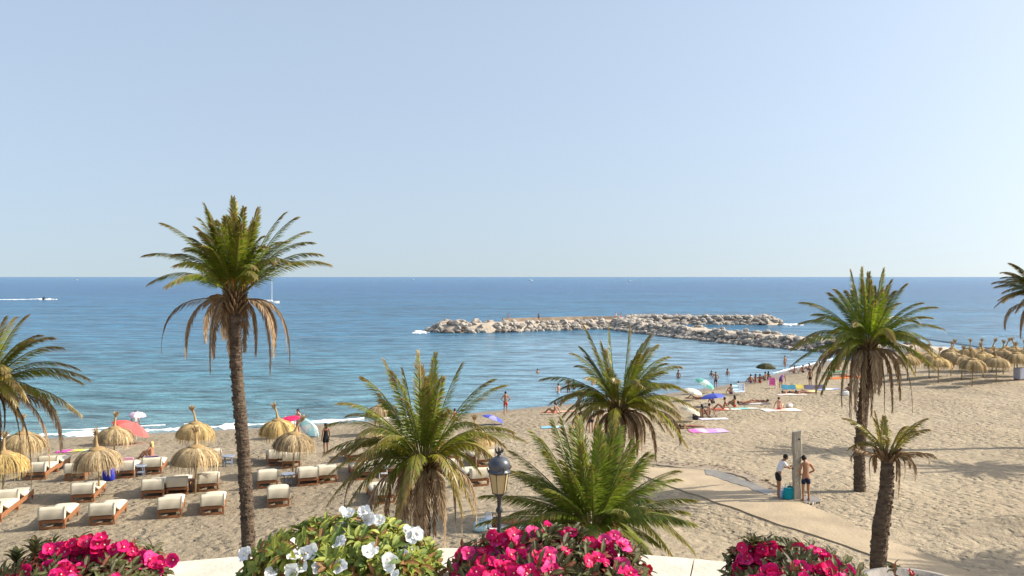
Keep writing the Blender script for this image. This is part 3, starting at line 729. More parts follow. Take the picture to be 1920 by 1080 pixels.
# ------------------------------------------------------------------ sun loungers
TEAK = mat('teak', (.27,.115,.05), .6, var=.25, vscale=6, stretch=(4,1,4))
CUSH = mat('cream_cushion', (.58,.52,.40), .85, spec=.15, var=.04, vscale=3, bump=.003, bscale=9)
def lounger_proto():
    root = thing('sun_lounger', '', 'sun lounger')
    W = .86; f = MB()
    for sx in (-1,1): f.box((sx*(W/2-.03), 1.0, .225), (.05, 2.0, .18), bev=.008)
    for y in (.035, 1.965): f.box((0, y, .275), (W-.12, .06, .11), bev=.006)
    for k in range(13): f.box((0, .75+k*.09, .30), (W-.125, .055, .02))
    f.box((0, .05, .05), (W-.10, .05, .07)); f.box((0, 1.93, .065), (W-.10, .05, .04))
    f.build('frame', TEAK, root)
    bf = MB()
    for sx in (-1,1): bf.box((sx*.33, .36, .50), (.05,.80,.05), rx=-R(26))
    for k in range(7): bf.box((0, .06+k*.1, .642-k*.0485), (.62,.06,.02), rx=-R(26))
    bf.box((0, .22, .40), (.6,.03,.04)); bf.build('backrest_frame', TEAK, root)
    for sx in (-1,1):
        for y in (.09, 1.91):
            l = MB(); l.box((sx*(W/2-.045), y, .095), (.07,.07,.265), bev=.006); l.build('leg', TEAK, root)
    def slab(pts, th, W_, name, drop=None):
        m = MB(); ns = 8; n = len(pts)
        ring = []
        for i, p in enumerate(pts):
            t = Vector((0, pts[min(i+1,n-1)][0]-pts[max(i-1,0)][0], pts[min(i+1,n-1)][1]-pts[max(i-1,0)][1])).normalized()
            N_ = Vector((0, -t.z, t.y)); 
            for k in range(ns+1):
                u = -1+2*k/ns; puff = (1-abs(u)**5)*.5+.5
                m.v.append(tuple(Vector((u*W_/2, p[0], p[1]))+N_*th*puff)); m.c.append((1,1,1))
            for k in range(ns+1):
                u = 1-2*k/ns; m.v.append(tuple(Vector((u*W_/2, p[0], p[1])))); m.c.append((1,1,1))
        w_ = 2*(ns+1)
        for i in range(n-1):
            for k in range(w_): m.f.append((i*w_+k, i*w_+(k+1) % w_, (i+1)*w_+(k+1) % w_, (i+1)*w_+k))
        m.f.append(tuple(range(w_))[::-1]); m.f.append(tuple((n-1)*w_+k for k in range(w_)))
        o = m.build(name, CUSH, root, smooth=True); return fixn(o)
    slab([(.74,.33),(.90,.325),(1.2,.325),(1.6,.325),(1.95,.325),(2.0,.30)], .11, .84, 'mattress')
    bc = slab([(.73,.345),(.55,.42),(.35,.515),(.15,.61),(.04,.665),(-.03,.69)][::-1], .11, .84, 'backrest_cushion')
    # cover falling behind the head end
    m = MB(); nx, nz_ = 12, 8
    for j in range(nz_+1):
        for i in range(nx+1):
            u = -1+2*i/nx; t = j/nz_; y = -.09-.035*math.sin(t*3.0)-.006*math.sin(i*.9+j*.4); z = .80-.43*t
            if j == 0: y = -.02
            m.v.append((u*.425, y, z+.012*(1-abs(u)**4))); m.c.append((1,1,1))
    for j in range(nz_):
        for i in range(nx): m.f.append((j*(nx+1)+i, j*(nx+1)+i+1, (j+1)*(nx+1)+i+1, (j+1)*(nx+1)+i))
    for sx in (0, nx):   # side wraps
        o = len(m.v)
        for j in range(nz_+1):
            v = m.v[j*(nx+1)+sx]; m.v.append((v[0], .10+.12*(1-j/nz_), v[2]-.05*(1-j/nz_))); m.c.append((1,1,1))
        for j in range(nz_): m.f.append((j*(nx+1)+sx, (j+1)*(nx+1)+sx, o+j+1, o+j))
    m.build('cushion_cover', CUSH, bc, smooth=True)
    return root
LP = lounger_proto()
GS = 'cream cushioned loungers in rows facing the sea'
lo_list = [((97,993),.24,'cream sun lounger with a wooden frame, front row, directly above the left pink flowers'),
 ((191,985),.24,'cream sun lounger second from the left in the front row'),
 ((318,972),.27,'cream sun lounger third from the left in the front row, its white side in view'),
 ((398,966),.30,'cream sun lounger in the front row just left of the tall palm trunk'),
 ((522,951),.30,'cream sun lounger alone just right of the tall palm trunk, nearest the white flowers'),
 ((-22,982),.22,'cream sun lounger just showing at the left edge of the front row'),
 ((12,957),.22,'cream sun lounger at the left edge, second row, with a long shadow to its left'),
 ((155,943),.24,'cream sun lounger at the foot of the bare parasol pole'),
 ((286,935),.27,'cream sun lounger, left one of three beside the parasol with the wooden table'),
 ((332,929),.27,'cream sun lounger, middle one of three beside the parasol with the wooden table'),
 ((390,922),.30,'cream sun lounger with its back raised high, right one of three by the wooden table'),
 ((502,916),.30,'cream sun lounger left of the small round blue-grey table'),
 ((578,911),.32,'cream sun lounger with a high wooden back, right of the small round table'),
 ((614,906),.32,'cream sun lounger partly behind the left fronds of the bushy palm'),
 ((140,902),.24,'cream sun lounger in shade left of the blue bag'),
 ((233,897),.24,'cream sun lounger right of the blue bag, draped with a pink towel'),
 ((285,890),.27,'cream sun lounger with a violet towel under the seated blonde woman'),
 ((66,900),.22,'cream sun lounger under the left parasol, in front of a white one'),
 ((90,886),.22,'white cushioned sun lounger behind the left parasol lounger'),
 ((398,872),.30,'cream sun lounger hidden behind the parasol next to the tall trunk'),
 ((519,873),.30,'cream sun lounger in the shade under the greyish parasol, its left one'),
 ((546,878),.30,'cream sun lounger in the shade under the greyish parasol, its right one'),
 ((668,866),.33,'cream sun lounger left of the parasol seen through the bushy palm'),
 ((733,860),.33,'white sun lounger right of the parasol seen through the bushy palm'),
 ((684,900),.33,'cream sun lounger seen through the lower left fronds of the bushy palm'),
 ((735,893),.33,'cream sun lounger directly behind the bushy palm heart'),
 ((848,860),.35,'white sun lounger right of the bushy palm heart'),
 ((912,875),.35,'white sun lounger just behind the lantern head'),
 ((900,912),.35,'pale sun lounger left of the lantern glass with a long shadow'),
 ((850,893),.35,'sun lounger among the right fronds of the bushy palm'),
 ((722,945),.33,'sun lounger in the shade of the bushy palm, low behind its left fronds')]
for i, (q, rz, lab) in enumerate(lo_list):
    loc = P(*q)
    if i == 0:
        LP.location = loc; LP.rotation_euler = (0,0,rz); LP['label'] = lab; LP['group'] = GS
    else: dup(LP, loc, rz+random.Random(i).uniform(-.04,.04), lab, group=GS)

# ------------------------------------------------------------------ small tables
def table(label, loc, m, r=.3, h=.5, square=False):
    root = thing('beach_table', label, 'table', loc, .2)
    t = MB()
    if square:
        for k in range(5): t.box((0, -.22+.11*k, h), (.55,.10,.03))
    else: t.lathe([(0,h+.02),(r,h+.02),(r+.01,h),(r,h-.03),(0,h-.03)], 20)
    t.build('table_top', m, root)
    for a in range(4):
        l = MB(); a_ = math.pi/4+a*math.pi/2; l.tube([(.22*math.cos(a_), .22*math.sin(a_), h-.03), (.26*math.cos(a_), .26*math.sin(a_), -.05)], .022, 6); l.build('leg', m, root)
    sh = MB(); sh.lathe([(0,.2),(.18,.2),(.18,.18),(0,.18)], 14); sh.build('shelf', m, root)
GREYT = mat('grey_plastic', (.22,.25,.31), .5); 
table('small round blue-grey table beside the greyish parasol pole', P(540,910), GREYT)
table('small grey table in shade just left of the tall palm trunk', P(428,874), GREYT)
table('small slatted teak table between two loungers at the parasol pole', P(356,922), TEAK, square=True)
table('small round table left of the lounger with the violet towel', P(262,893), GREYT)
table('small pale table behind the bushy palm, between two loungers', P(718,895), mat('pale_plastic', (.5,.52,.55), .5))

# ------------------------------------------------------------------ promenade, terrace
STONE = mat('coping_stone', (.58,.51,.41), .75, spec=.25, var=.14, vscale=7, bump=.004, bscale=40)
RENDER = mat('rendered_wall', (.62,.56,.46), .85, var=.08, vscale=2, bump=.01, bscale=20)
pm = MB(); pm.box((0, 11.5, 1.3), (200, 15, 4.0)); tag(pm.build('promenade', mat('promenade_paving', (.42,.33,.26), .85, var=.12, vscale=3)), kind='structure')
CX = -.2; ZC = H-.95
def arcs():
    root = thing('terrace_balustrade', 'curved pale stone balustrade coping along the bottom, behind the flowers', 'balustrade', (CX, 0, ZC-1.0))
    a0, a1 = R(20), R(160); joints = [R(25),R(43.5),R(62),R(74.2),R(82.2),R(99),R(112.8),R(131),R(150)]
    # coping stones, one mesh each: joint gaps show
    js = [R(20)]+joints+[R(158)]
    for k in range(len(js)-1):
        m = MB(); g = .0016; n = 10; b0, b1 = js[k]+g/2, js[k+1]-g/2
        prof = [(2.765,-.055),(2.762,-.006),(2.770,0),(2.988,0),(2.996,-.006),(2.994,-.055)]
        for i in range(n+1):
            a = b0+(b1-b0)*i/n
            for r, z in prof: m.v.append((r*math.cos(a), r*math.sin(a), 1.0+z)); m.c.append((1,1,1))
        q = len(prof)
        for i in range(n):
            for j in range(q): m.f.append((i*q+j, i*q+(j+1) % q, (i+1)*q+(j+1) % q, (i+1)*q+j))
        m.f.append(tuple(range(q))); m.f.append(tuple(n*q+j for j in range(q))[::-1])
        fixn(m.build('coping', STONE, root))
    m = MB(); m.lathe([(2.80,0),(2.80,.943),(2.96,.943),(2.96,0)], 60, a0=a0, a1=a1); fixn(m.build('wall', RENDER, root))
arcs()
m = MB(); m.lathe([(0,0),(3.3,0),(3.3,-.35),(0,-.35)], 60, c=(CX,0,ZC-1.0), a0=R(0), a1=R(180)); tag(fixn(m.build('terrace_floor', RENDER)), kind='structure')
m = MB(); m.box((0, -1.2, 6.35), (9, 5.5, 5.9)); tag(m.build('building', RENDER), 'rendered building carrying the terrace, below the picture', 'building')
# stone bowl at lower right
root = thing('stone_planter', 'grey stone planter bowl with a rounded rim at the bottom right', 'planter', at(1718,1170,3.6), 0)
m = MB(); m.lathe([(0,-.25),(.10,-.25),(.16,-.15),(.20,.11),(.235,.135),(.235,.16),(.20,.165),(.18,.13),(0,.10)], 32)
fixn(m.build('bowl', mat('grey_stone', (.25,.225,.195), .85, var=.25, vscale=14, bump=.004, bscale=60), root, smooth=True))

# ------------------------------------------------------------------ flowers
LEAFM = mat('leaf', attr=True, rough=.55, spec=.3, trans=.25)
PETAL = mat('petal', attr=True, rough=.55, spec=.2, trans=.25)
def leaf(mb, rng, p, d, up, L_, W_, col):
    d = d.normalized(); s = d.cross(up); s = s.normalized() if s.length > 1e-3 else d.orthogonal().normalized(); n = s.cross(d)
    pts = [p]
    for t, w_, dz in ((.25,.8,.03),(.55,1.0,.02),(.82,.55,-.05)):
        q = p+d*L_*t+n*(dz*L_)
        pts += [q+s*W_*w_*.5+n*W_*.18, q, q-s*W_*w_*.5+n*W_*.18]
    pts.append(p+d*L_-n*L_*.14)
    fs = [(0,1,2),(0,2,3),(1,4,5,2),(2,5,6,3),(4,7,8,5),(5,8,9,6),(7,10,8),(8,10,9)]
    k = len(mb.v); mb.add(pts, fs, col)
    for i in (2,5,8): mb.c[k+i] = lerp3(col, (.30,.30,.12), .35)
def blossom_mesh(name, seed, col, edge, r=.027):
    rng = random.Random(seed); mb = MB()
    for k in range(5):
        a = 2*math.pi*k/5+rng.uniform(-.12,.12); cup = rng.uniform(.05,.75); rr = r*rng.uniform(.88,1.12)
        n = 6; c0 = len(mb.v)
        D = Vector((math.cos(a), math.sin(a), 0)); S = Vector((-math.sin(a), math.cos(a), 0))
        rows = []
        for i in range(n+1):
            t = i/n; wd = rr*.60*math.sin(math.pi*min(.92, .08+.84*t))**.8
            row = []
            for j in range(5):
                u = -1+j/2; notch = .12*rr*(1-abs(u)) if i == n else 0
                z = rr*(cup*t*t*.7+.10*(u*u)*t+rng.uniform(-.05,.05)+.10*math.sin(u*4+k*1.7))
                row.append(D*(rr*t*1.05-notch-(abs(u)**3)*rr*.16*t)+S*u*wd+Vector((0,0,z+.0006*k)))
            rows.append(row)
        for i, row in enumerate(rows):
            for q in row: mb.v.append(tuple(q)); mb.c.append(lerp3(edge, col, min(1, .25+i/n)))
        for i in range(n):
            for j in range(4): mb.f.append((c0+i*5+j, c0+i*5+j+1, c0+(i+1)*5+j+1, c0+(i+1)*5+j))
    mb.ball((0,0,.0035), .0034, (.75,.62,.45), sub=1)
    return mb.mesh(name, PETAL, True)
def bed(label, cx, ctop, width, Dc, bl, cols, leafcols, seed, cat='flowers', nros=240, r=.028, fill=85, tall=(), group=None):
    rng = random.Random(seed)
    c = at(cx, 1110, Dc); root = thing('flowering_plant', label, cat, c, 0, group); rx = width/2; rzt = ctop
    fb = MB(); sb = MB()
    heads = []
    for i in range(nros):
        a = rng.uniform(0, 2*math.pi); u = rng.random()**.5; q = rng.uniform(.55,1.0)
        x = math.cos(a)*u*rx; y = math.sin(a)*u*.20; top = math.sqrt(max(0, 1-(x/rx)**2*.92))*rzt*math.sqrt(max(0.05, 1-(y/.23)**2*.8))
        z = top*q+rng.uniform(-.012,.014); z += .045*noise.noise(Vector((x*11, y*9, seed)))
        p = Vector((x, y, z)); o = Vector((x/rx*.8, y/.2*.7-.25, .9)).normalized()
        sb.tube([Vector((x*.5, y*.5, -.12)), Vector((x*.85, y*.85, z*.5)), p], [.003,.0025,.002], 4, leafcols[2])
        n = rng.randint(6,9)
        for k in range(n):
            al = k*2.4+rng.random(); e = o.orthogonal().normalized(); f = o.cross(e)
            tilt = rng.uniform(.1,.9); d = (e*math.cos(al)+f*math.sin(al))*1+o*(tilt)
            cc = lerp3(leafcols[0], leafcols[1], rng.random()**1.2 if k < 5 else rng.random()**.5)
            if rng.random() < .16: cc = leafcols[2]
            leaf(fb, rng, p-o*.012*k*.3, d, o, rng.uniform(.028,.052), rng.uniform(.011,.018), cc)
    for (px, py, ln) in tall:        # long shoots above the mound
        p = at(px, py, Dc)-c
        for k in range(16):
            al = k*2.4; t = k/16; q = p+Vector((0,0,-ln*(1-t)))
            leaf(fb, rng, q, Vector((math.cos(al), math.sin(al), .9)), Vector((0,0,1)), .05*(1-.3*t), .016, lerp3(leafcols[0], leafcols[1], rng.random()) if len(tall[0]) < 4 else leafcols[2])
        sb.tube([p-Vector((0,0,ln+.1)), p], [.004,.002], 5, leafcols[2])
    fb.build('foliage', LEAFM, root); sb.build('stems', LEAFM, root)
    meshes = [blossom_mesh('blossom', seed*10+i, cols[i % len(cols)], tuple(min(1, q*1.0) for q in cols[(i+1) % len(cols)]), r) for i in range(5)]
    bl = list(bl); n0 = len(bl)
    for i in range(fill):      # smaller, older blooms between the large ones
        a, b = rng.choice(bl[:n0]); bl.append((a+rng.uniform(-30,30), b+rng.uniform(-9,40)))
    for i, (px, py) in enumerate(bl):
        o = bpy.data.objects.new('blossom', meshes[rng.randrange(5)]); C.objects.link(o); o.parent = root
        q0 = at(px, py, Dc-.1)-c; zt = rzt*math.sqrt(max(.02, 1-(q0.x/rx)**2*.92)); k_ = max(0, 1-(q0.z/max(zt, .01))**2)
        dy = -.205*math.sqrt(k_)-.012+rng.uniform(-.012,.012)
        q = at(px, py, Dc+dy)-c; o.location = q
        n = Vector((rng.uniform(-.55,.6), rng.uniform(-1,-.25), rng.uniform(.15,.9))).normalized()
        o.rotation_euler = n.to_track_quat('Z', 'Y').to_euler(); s_ = rng.uniform(.85,1.2) if i < n0 else rng.uniform(.55,.95); o.scale = (s_,)*3
    return root
def mp(l, sx, ox, oy): return [(ox+a/sx, oy+b/sx) for a, b in l]
white = mp([(1170,45),(1210,125),(1310,135),(960,215),(950,320),(640,420),(700,400),(1240,385),(1200,410),(1590,260),(1560,400),(1400,540),(1380,480),(540,350),(530,440),(530,580),(600,560),(955,540),(740,560),(100,430),(330,590),(1640,240),(1540,220),(990,60),(1180,100)], 4.8, 440, 950)
pinkc = mp([(140,430),(260,500),(110,560),(400,400),(450,310),(590,260),(700,300),(760,230),(885,180),(1105,250),(560,440),(580,560),(800,470),(740,570),(1060,410),(1330,390),(1430,360),(1480,280),(1575,350),(1560,520),(1640,600),(905,430),(910,590),(240,420),(180,420),(520,300),(650,330),(370,440),(600,600),(700,610),(1280,330),(330,520)], 4.8, 840, 950)
pinkl = mp([(560,420),(660,420),(820,360),(840,470),(980,340),(1070,370),(1030,540),(665,530),(1180,380),(1160,450),(1200,510),(1390,400),(1330,520),(1420,520),(1590,510),(1680,540),(1640,600),(1780,580),(1820,690),(640,700),(300,670),(1450,430),(1300,430),(1340,400),(730,400),(860,420),(1060,470),(1560,580),(1620,640),(1250,600),(560,640)], 6, 0, 960)
pinkr = mp([(1590,440),(1550,540),(1480,600),(1600,600),(1740,420),(1840,420),(1900,450)], 6, 1140, 960)+mp([(560,940),(680,940),(770,950),(500,990),(730,1040),(800,1030),(870,990),(920,1040),(990,1060),(610,985),(645,950),(450,1050),(540,1060),(660,1000),(880,1050)], 3, 1260, 720)
PK = [(.72,.014,.17),(.50,.008,.05),(.80,.07,.28),(.66,.01,.10)]
BRZ = ((.045,.020,.012),(.075,.095,.022),(.19,.02,.015))
bed('mound of white impatiens with yellow-green leaves on the terrace edge', 640, .20, .55, 2.45, white, [(.80,.80,.80),(.78,.80,.76)], ((.06,.13,.015),(.38,.40,.05),(.22,.08,.02)), 5, fill=8, nros=520, r=.0215, tall=((598,985,.05),(618,990,.04),(610,1000,.03),(806,1028,.05)))
bed('mound of bright pink impatiens in the middle, in front of the low palm', 1025, .160, .56, 2.45, pinkc, PK, BRZ, 6, nros=250, r=.0245, tall=((1085,1000,.03),(1040,995,.02)))
bed('mound of crimson and magenta impatiens with a red leaf spike, bottom left corner', 150, .112, .47, 2.45, pinkl, PK, BRZ, 7, nros=230, r=.0225, tall=((65,1018,.04),(30,1040,.03)))
bed('mound of red-pink impatiens at the bottom right, left of the stout trunk', 1488, .12, .38, 2.45, pinkr, PK, BRZ, 8, nros=190, r=.0225, tall=((1412,1014,.03),(1432,1022,.02)))
bed('single small red flower head over the stone coping', 1207, .075, .07, 2.62, [(1198,1068),(1208,1062),(1216,1068),(1205,1074),(1212,1076)], [(.45,.01,.02),(.55,.02,.04)], BRZ, 9, fill=4, nros=8, r=.012)
bed('small red bud over the stone bowl at the bottom right', 1707, .085, .04, 3.3, [(1706,1073),(1709,1076)], [(.30,.01,.02)], BRZ, 10, fill=0, nros=5, r=.012)
for i, (cx, wd, lab) in enumerate([(640,.62,'under the white flowers'),(1025,.6,'under the middle pink flowers'),(158,.62,'under the left crimson flowers'),(1490,.5,'under the right red-pink flowers')]):
    c = at(cx, 1110, 2.45); r_ = thing('planter_box', 'terracotta planter box %s, below the picture' % lab, 'planter', (c.x, c.y, c.z-.30), math.atan2(-c.x, c.y)*0, 'planter boxes on the terrace edge')
    m = MB(); m.box((0,0,.12), (wd*.92,.24,.20), bev=.01); m.build('box', mat('terracotta', (.35,.15,.08), .8, var=.1), r_)
    m = MB(); m.box((0,0,.235), (wd*.92+.03,.27,.03), bev=.006); m.build('rim', MATS['terracotta'], r_)
    m = MB(); m.box((0,0,-.335), (.3,.14,.71)); m.build('pedestal', STONE, r_)

# ------------------------------------------------------------------ street lamp
IRON = mat('black_iron', (.012,.013,.014), .4, spec=.5); DOME = mat('lamp_dome', (.035,.04,.05), .35, spec=.5, col2=(.07,.075,.09), vscale=6)
OPAL = mat('opal_glass', (.50,.39,.19), .35, spec=.5, trans=.25)
def lamp():
    D = 17.8; c = at(936, 925, D); z0 = 3.3
    root = thing('street_lamp', 'black street lamp with a beige glass lantern, bulbous dome and crown finial', 'lamp', (c.x, D, z0))
    z = c.z-z0
    m = MB(); m.lathe([(.16,0),(.16,.12),(.12,.2),(.09,.5),(.075,.9),(.09,.95),(.06,1.0),(.05,z-.9),(.075,z-.86),(.075,z-.8),(.045,z-.76),(.04,z-.42),(.07,z-.38),(.07,z-.33),(.04,z-.28),(.045,z-.1),(.085,z-.04),(.085,z)], 16); m.build('post', IRON, root, smooth=True)
    g = MB(); n = 6
    for k in range(n):
        a, b = 2*math.pi*k/n+.26, 2*math.pi*(k+1)/n+.26
        g.add([(.135*math.cos(a),.135*math.sin(a),z+.01),(.135*math.cos(b),.135*math.sin(b),z+.01),(.205*math.cos(b),.205*math.sin(b),z+.42),(.205*math.cos(a),.205*math.sin(a),z+.42)], [(0,1,2,3)])
    lan = g.build('glass', OPAL, root)
    f = MB()
    for k in range(n):
        a = 2*math.pi*k/n+.26; f.tube([(.138*math.cos(a),.138*math.sin(a),z), (.21*math.cos(a),.21*math.sin(a),z+.43)], .009, 5)
    for r, zz in ((.138,z+.005),(.208,z+.425)):
        f.tube([(r*math.cos(2*math.pi*k/n+.26), r*math.sin(2*math.pi*k/n+.26), zz) for k in range(n+1)], .011, 5)
    f.build('lantern_frame', IRON, lan)
    d = MB(); d.lathe([(.15,z+.43),(.24,z+.44),(.25,z+.455),(.225,z+.48),(.20,z+.50),(.225,z+.54),(.235,z+.60),(.215,z+.67),(.16,z+.73),(.085,z+.765),(.045,z+.785),(.04,z+.82),(.06,z+.84)], 24); dm = d.build('dome', DOME, root, smooth=True)
    for k in range(4):
        a = k*math.pi/2+.4; sc_ = MB(); sc_.tube([(.23*math.cos(a),.23*math.sin(a),z+.48),(.27*math.cos(a),.27*math.sin(a),z+.52),(.265*math.cos(a),.265*math.sin(a),z+.56)], .014, 5); sc_.build('scroll', IRON, dm)
    k_ = MB(); k_.lathe([(.035,z+.82),(.075,z+.84),(.06,z+.86)], 14)
    for k in range(7):
        a = 2*math.pi*k/7; k_.tube([(.055*math.cos(a),.055*math.sin(a),z+.85),(.085*math.cos(a),.085*math.sin(a),z+.91),(.075*math.cos(a),.075*math.sin(a),z+.955)], [.017,.014,.004], 5)
    k_.tube([(0,0,z+.83),(0,0,z+.94)], [.03,.012], 6); k_.build('crown_finial', IRON, dm)
lamp()

# ------------------------------------------------------------------ beach shower
def shower():
    p = P(1494,938); root = thing('beach_shower', 'tall weathered stone shower post between two men', 'shower', (p.x, p.y, p.z), R(8))
    m = MB(); n = 14
    for i in range(n+1):
        t = i/n; z = -.1+2.82*t; wx = .155+.012*math.sin(i*1.3); wy = .10; o = .01*math.sin(i*.9)
        if t > .7: wx += .018
        ch = .03
        for x, y in ((-wx+ch,-wy),(wx-ch,-wy),(wx,-wy+ch),(wx,wy-ch),(wx-ch,wy),(-wx+ch,wy),(-wx,wy-ch),(-wx,-wy+ch)): m.v.append((x+o, y, z+(.03*x/wx if i == n else 0))); m.c.append((1,1,1))
    for i in range(n):
        for k in range(8): m.f.append((i*8+k, i*8+(k+1) % 8, (i+1)*8+(k+1) % 8, (i+1)*8+k))
    m.f.append(tuple(n*8+k for k in range(8))); fixn(m.build('post', mat('weathered_stone', (.42,.38,.30), .9, col2=(.28,.24,.19), vscale=3, bump=.02, bscale=12, stretch=(2,2,.6)), root))
    CH = mat('dark_metal', (.06,.055,.05), .35, metal=.8)
    h = MB(); h.tube([(.03,-.10,2.42),(.03,-.17,2.44),(.03,-.19,2.40)], [.022,.02,.04], 10); h.build('shower_head', CH, root)
    for s in (-1,1):
        b = MB(); b.tube([(s*.15,0,1.25),(s*.21,0,1.25)], [.03,.025], 10); b.build('push_button', CH, root)
    s_ = MB(); s_.box((0,0,.02), (.62,.5,.06), bev=.015); s_.build('base_slab', MATS['weathered_stone'], root)
shower()

# ------------------------------------------------------------------ people
SKINS = {'tan': mat('skin_tan', (.33,.16,.09), .55, spec=.35), 'dark': mat('skin_deep', (.19,.085,.045), .55, spec=.35), 'fair': mat('skin_fair', (.52,.30,.21), .55, spec=.35)}
HAIRM = {'dark': mat('hair_dark', (.012,.009,.007), .5), 'brown': mat('hair_brown', (.06,.03,.015), .5), 'blonde': mat('hair_blonde', (.55,.38,.16), .55)}
def cloth(name, col): return mat('cloth_'+name, col, .85, spec=.15, var=.1, vscale=10)
CL = {'white': cloth('white', (.70,.70,.74)), 'navy': cloth('navy', (.018,.022,.05)), 'charcoal': cloth('charcoal', (.022,.024,.03)), 'red': cloth('red', (.5,.04,.03)), 'pink': cloth('pink', (.75,.10,.22)),
      'coral': cloth('coral', (.75,.17,.15)), 'black': cloth('black', (.012,.012,.014)), 'blue': cloth('blue', (.05,.12,.5)), 'lightblue': cloth('lightblue', (.30,.50,.62)), 'purple': cloth('purple', (.20,.08,.24)), 'green': cloth('green', (.05,.22,.14)), 'yellow': cloth('yellow', (.7,.5,.08)), 'orange': cloth('orange', (.75,.25,.05))}
def J(pose):
    s = {}
    def st(dz=0):
        s.update(pel=(0,0,.93), sp=(0,0,1.08), ch=(0,.0,1.28), nb=(0,-.01,1.43), nk=(0,0,1.50), hd=(0,.025,1.60), ht=(0,.02,1.68))
        for k, g in (('L',-1),('R',1)):
            s['hip'+k] = (g*.09,0,.87); s['kn'+k] = (g*.105,.015,.48); s['an'+k] = (g*.11,-.025,.085); s['he'+k] = (g*.11,-.06,.04); s['to'+k] = (g*.125,.13,.035)
            s['sh'+k] = (g*.165,-.01,1.39); s['el'+k] = (g*.235,-.03,1.11); s['wr'+k] = (g*.245,.05,.87); s['fd'+k] = (0,.2,-1)
    st()
    if pose == 'reach':      # leaning forward, one arm straight out to the post
        s.update(sp=(0,.05,1.07), ch=(0,.13,1.25), nb=(0,.20,1.38), nk=(0,.25,1.44), hd=(0,.31,1.52), ht=(0,.31,1.60))
        for k, g in (('L',-1),('R',1)): s['sh'+k] = (g*.165,.17,1.34)
        s['elR'] = (.16,.40,1.14); s['wrR'] = (.10,.66,1.22); s['fdR'] = (0,.8,.6)
        s['elL'] = (-.20,.30,1.10); s['wrL'] = (-.13,.52,1.14); s['fdL'] = (0,1,.2)
        s['knL'] = (-.1,.06,.48); s['anL'] = (-.1,.05,.085); s['heL'] = (-.1,.015,.04); s['toL'] = (-.11,.20,.035)
    if pose == 'hips':       # seen from behind, head bowed, hands at the waist in front
        s.update(nk=(0,.03,1.49), hd=(-.02,.09,1.56), ht=(-.03,.13,1.63))
        for k, g in (('L',-1),('R',1)):
            s['el'+k] = (g*(.24 if g < 0 else .34),.02,1.10+(.04 if g > 0 else 0)); s['wr'+k] = (g*.13,.17,1.0); s['fd'+k] = (-g*.6,.4,-.2)
    if pose == 'akimbo':
        for k, g in (('L',-1),('R',1)): s['el'+k] = (g*.36,-.04,1.13); s['wr'+k] = (g*.19,.06,.98); s['fd'+k] = (-g*.6,.3,-.5)
    if pose == 'walk':
        s['knL'] = (-.1,.16,.49); s['anL'] = (-.1,.22,.10); s['heL'] = (-.1,.19,.05); s['toL'] = (-.11,.36,.05)
        s['knR'] = (.1,-.03,.48); s['anR'] = (.1,-.25,.14); s['heR'] = (.1,-.3,.13); s['toR'] = (.1,-.13,.035)
        s['elL'] = (-.24,-.12,1.13); s['wrL'] = (-.25,-.1,.9); s['elR'] = (.24,.08,1.13); s['wrR'] = (.22,.24,.95)
    if pose == 'arms_up':
        for k, g in (('L',-1),('R',1)): s['el'+k] = (g*.30,.12,1.36); s['wr'+k] = (g*.12,.20,1.58); s['fd'+k] = (-g*.4,.1,1)
    if pose == 'bend':
        s.update(sp=(0,.10,1.04), ch=(0,.28,1.14), nb=(0,.42,1.18), nk=(0,.48,1.19), hd=(0,.58,1.16), ht=(0,.66,1.15))
        for k, g in (('L',-1),('R',1)): s['sh'+k] = (g*.165,.38,1.14); s['el'+k] = (g*.2,.44,.86); s['wr'+k] = (g*.16,.52,.62); s['fd'+k] = (0,.2,-1)
    if pose in ('sit','sit2','lounge'):
        b = -.14 if pose != 'sit2' else .05; 
        s.update(pel=(0,0,.13), sp=(0,b*.3,.28), ch=(0,b*.7,.47), nb=(0,b*.8,.62), nk=(0,b*.7,.68), hd=(0,b*.5+.02,.78), ht=(0,b*.5+.02,.86))
        for k, g in (('L',-1),('R',1)):
            s['hip'+k] = (g*.09,.03,.11); s['kn'+k] = (g*.14,.38,.40 if pose != 'lounge' else .22); s['an'+k] = (g*.12,.68,.08) if pose != 'lounge' else (g*.12,.80,.09)
            s['he'+k] = (s['an'+k][0], s['an'+k][1]-.03, .045); s['to'+k] = (g*.13, s['an'+k][1]+.15, .09)
            s['sh'+k] = (g*.165,b*.8,.58)
            if pose == 'sit2': s['el'+k] = (g*.24,.22,.40); s['wr'+k] = (g*.12,.42,.42); s['fd'+k] = (-g*.4,.6,-.3)
            else: s['el'+k] = (g*.26,b-.12,.34); s['wr'+k] = (g*.27,b-.22,.09); s['fd'+k] = (0,-.8,-.1)
    if pose in ('lie','prone'):
        z = .13; s.update(pel=(0,0,z), sp=(0,-.15,z-.01), ch=(0,-.36,z), nb=(0,-.50,z), nk=(0,-.57,z+.01), hd=(0,-.68,z+.02), ht=(0,-.76,z+.02))
        for k, g in (('L',-1),('R',1)):
            s['hip'+k] = (g*.09,.06,z-.01); s['kn'+k] = (g*.11,.45,(.32 if (pose == 'lie' and g > 0) else z-.03)); s['an'+k] = (g*.12,(.84 if not (pose == 'lie' and g > 0) else .72),.07)
            s['he'+k] = (s['an'+k][0], s['an'+k][1]+.02, .04); s['to'+k] = (g*.13, s['an'+k][1]+.12, .14 if pose == 'lie' else .04)
            s['sh'+k] = (g*.165,-.46,z-.02); s['el'+k] = (g*.30,-.30,.07); s['wr'+k] = (g*.30,-.06,.06); s['fd'+k] = (0,1,0)
            if pose == 'prone': s['el'+k] = (g*.30,-.62,.06); s['wr'+k] = (g*.12,-.74,.06); s['fd'+k] = (-g,0,0)
    return s
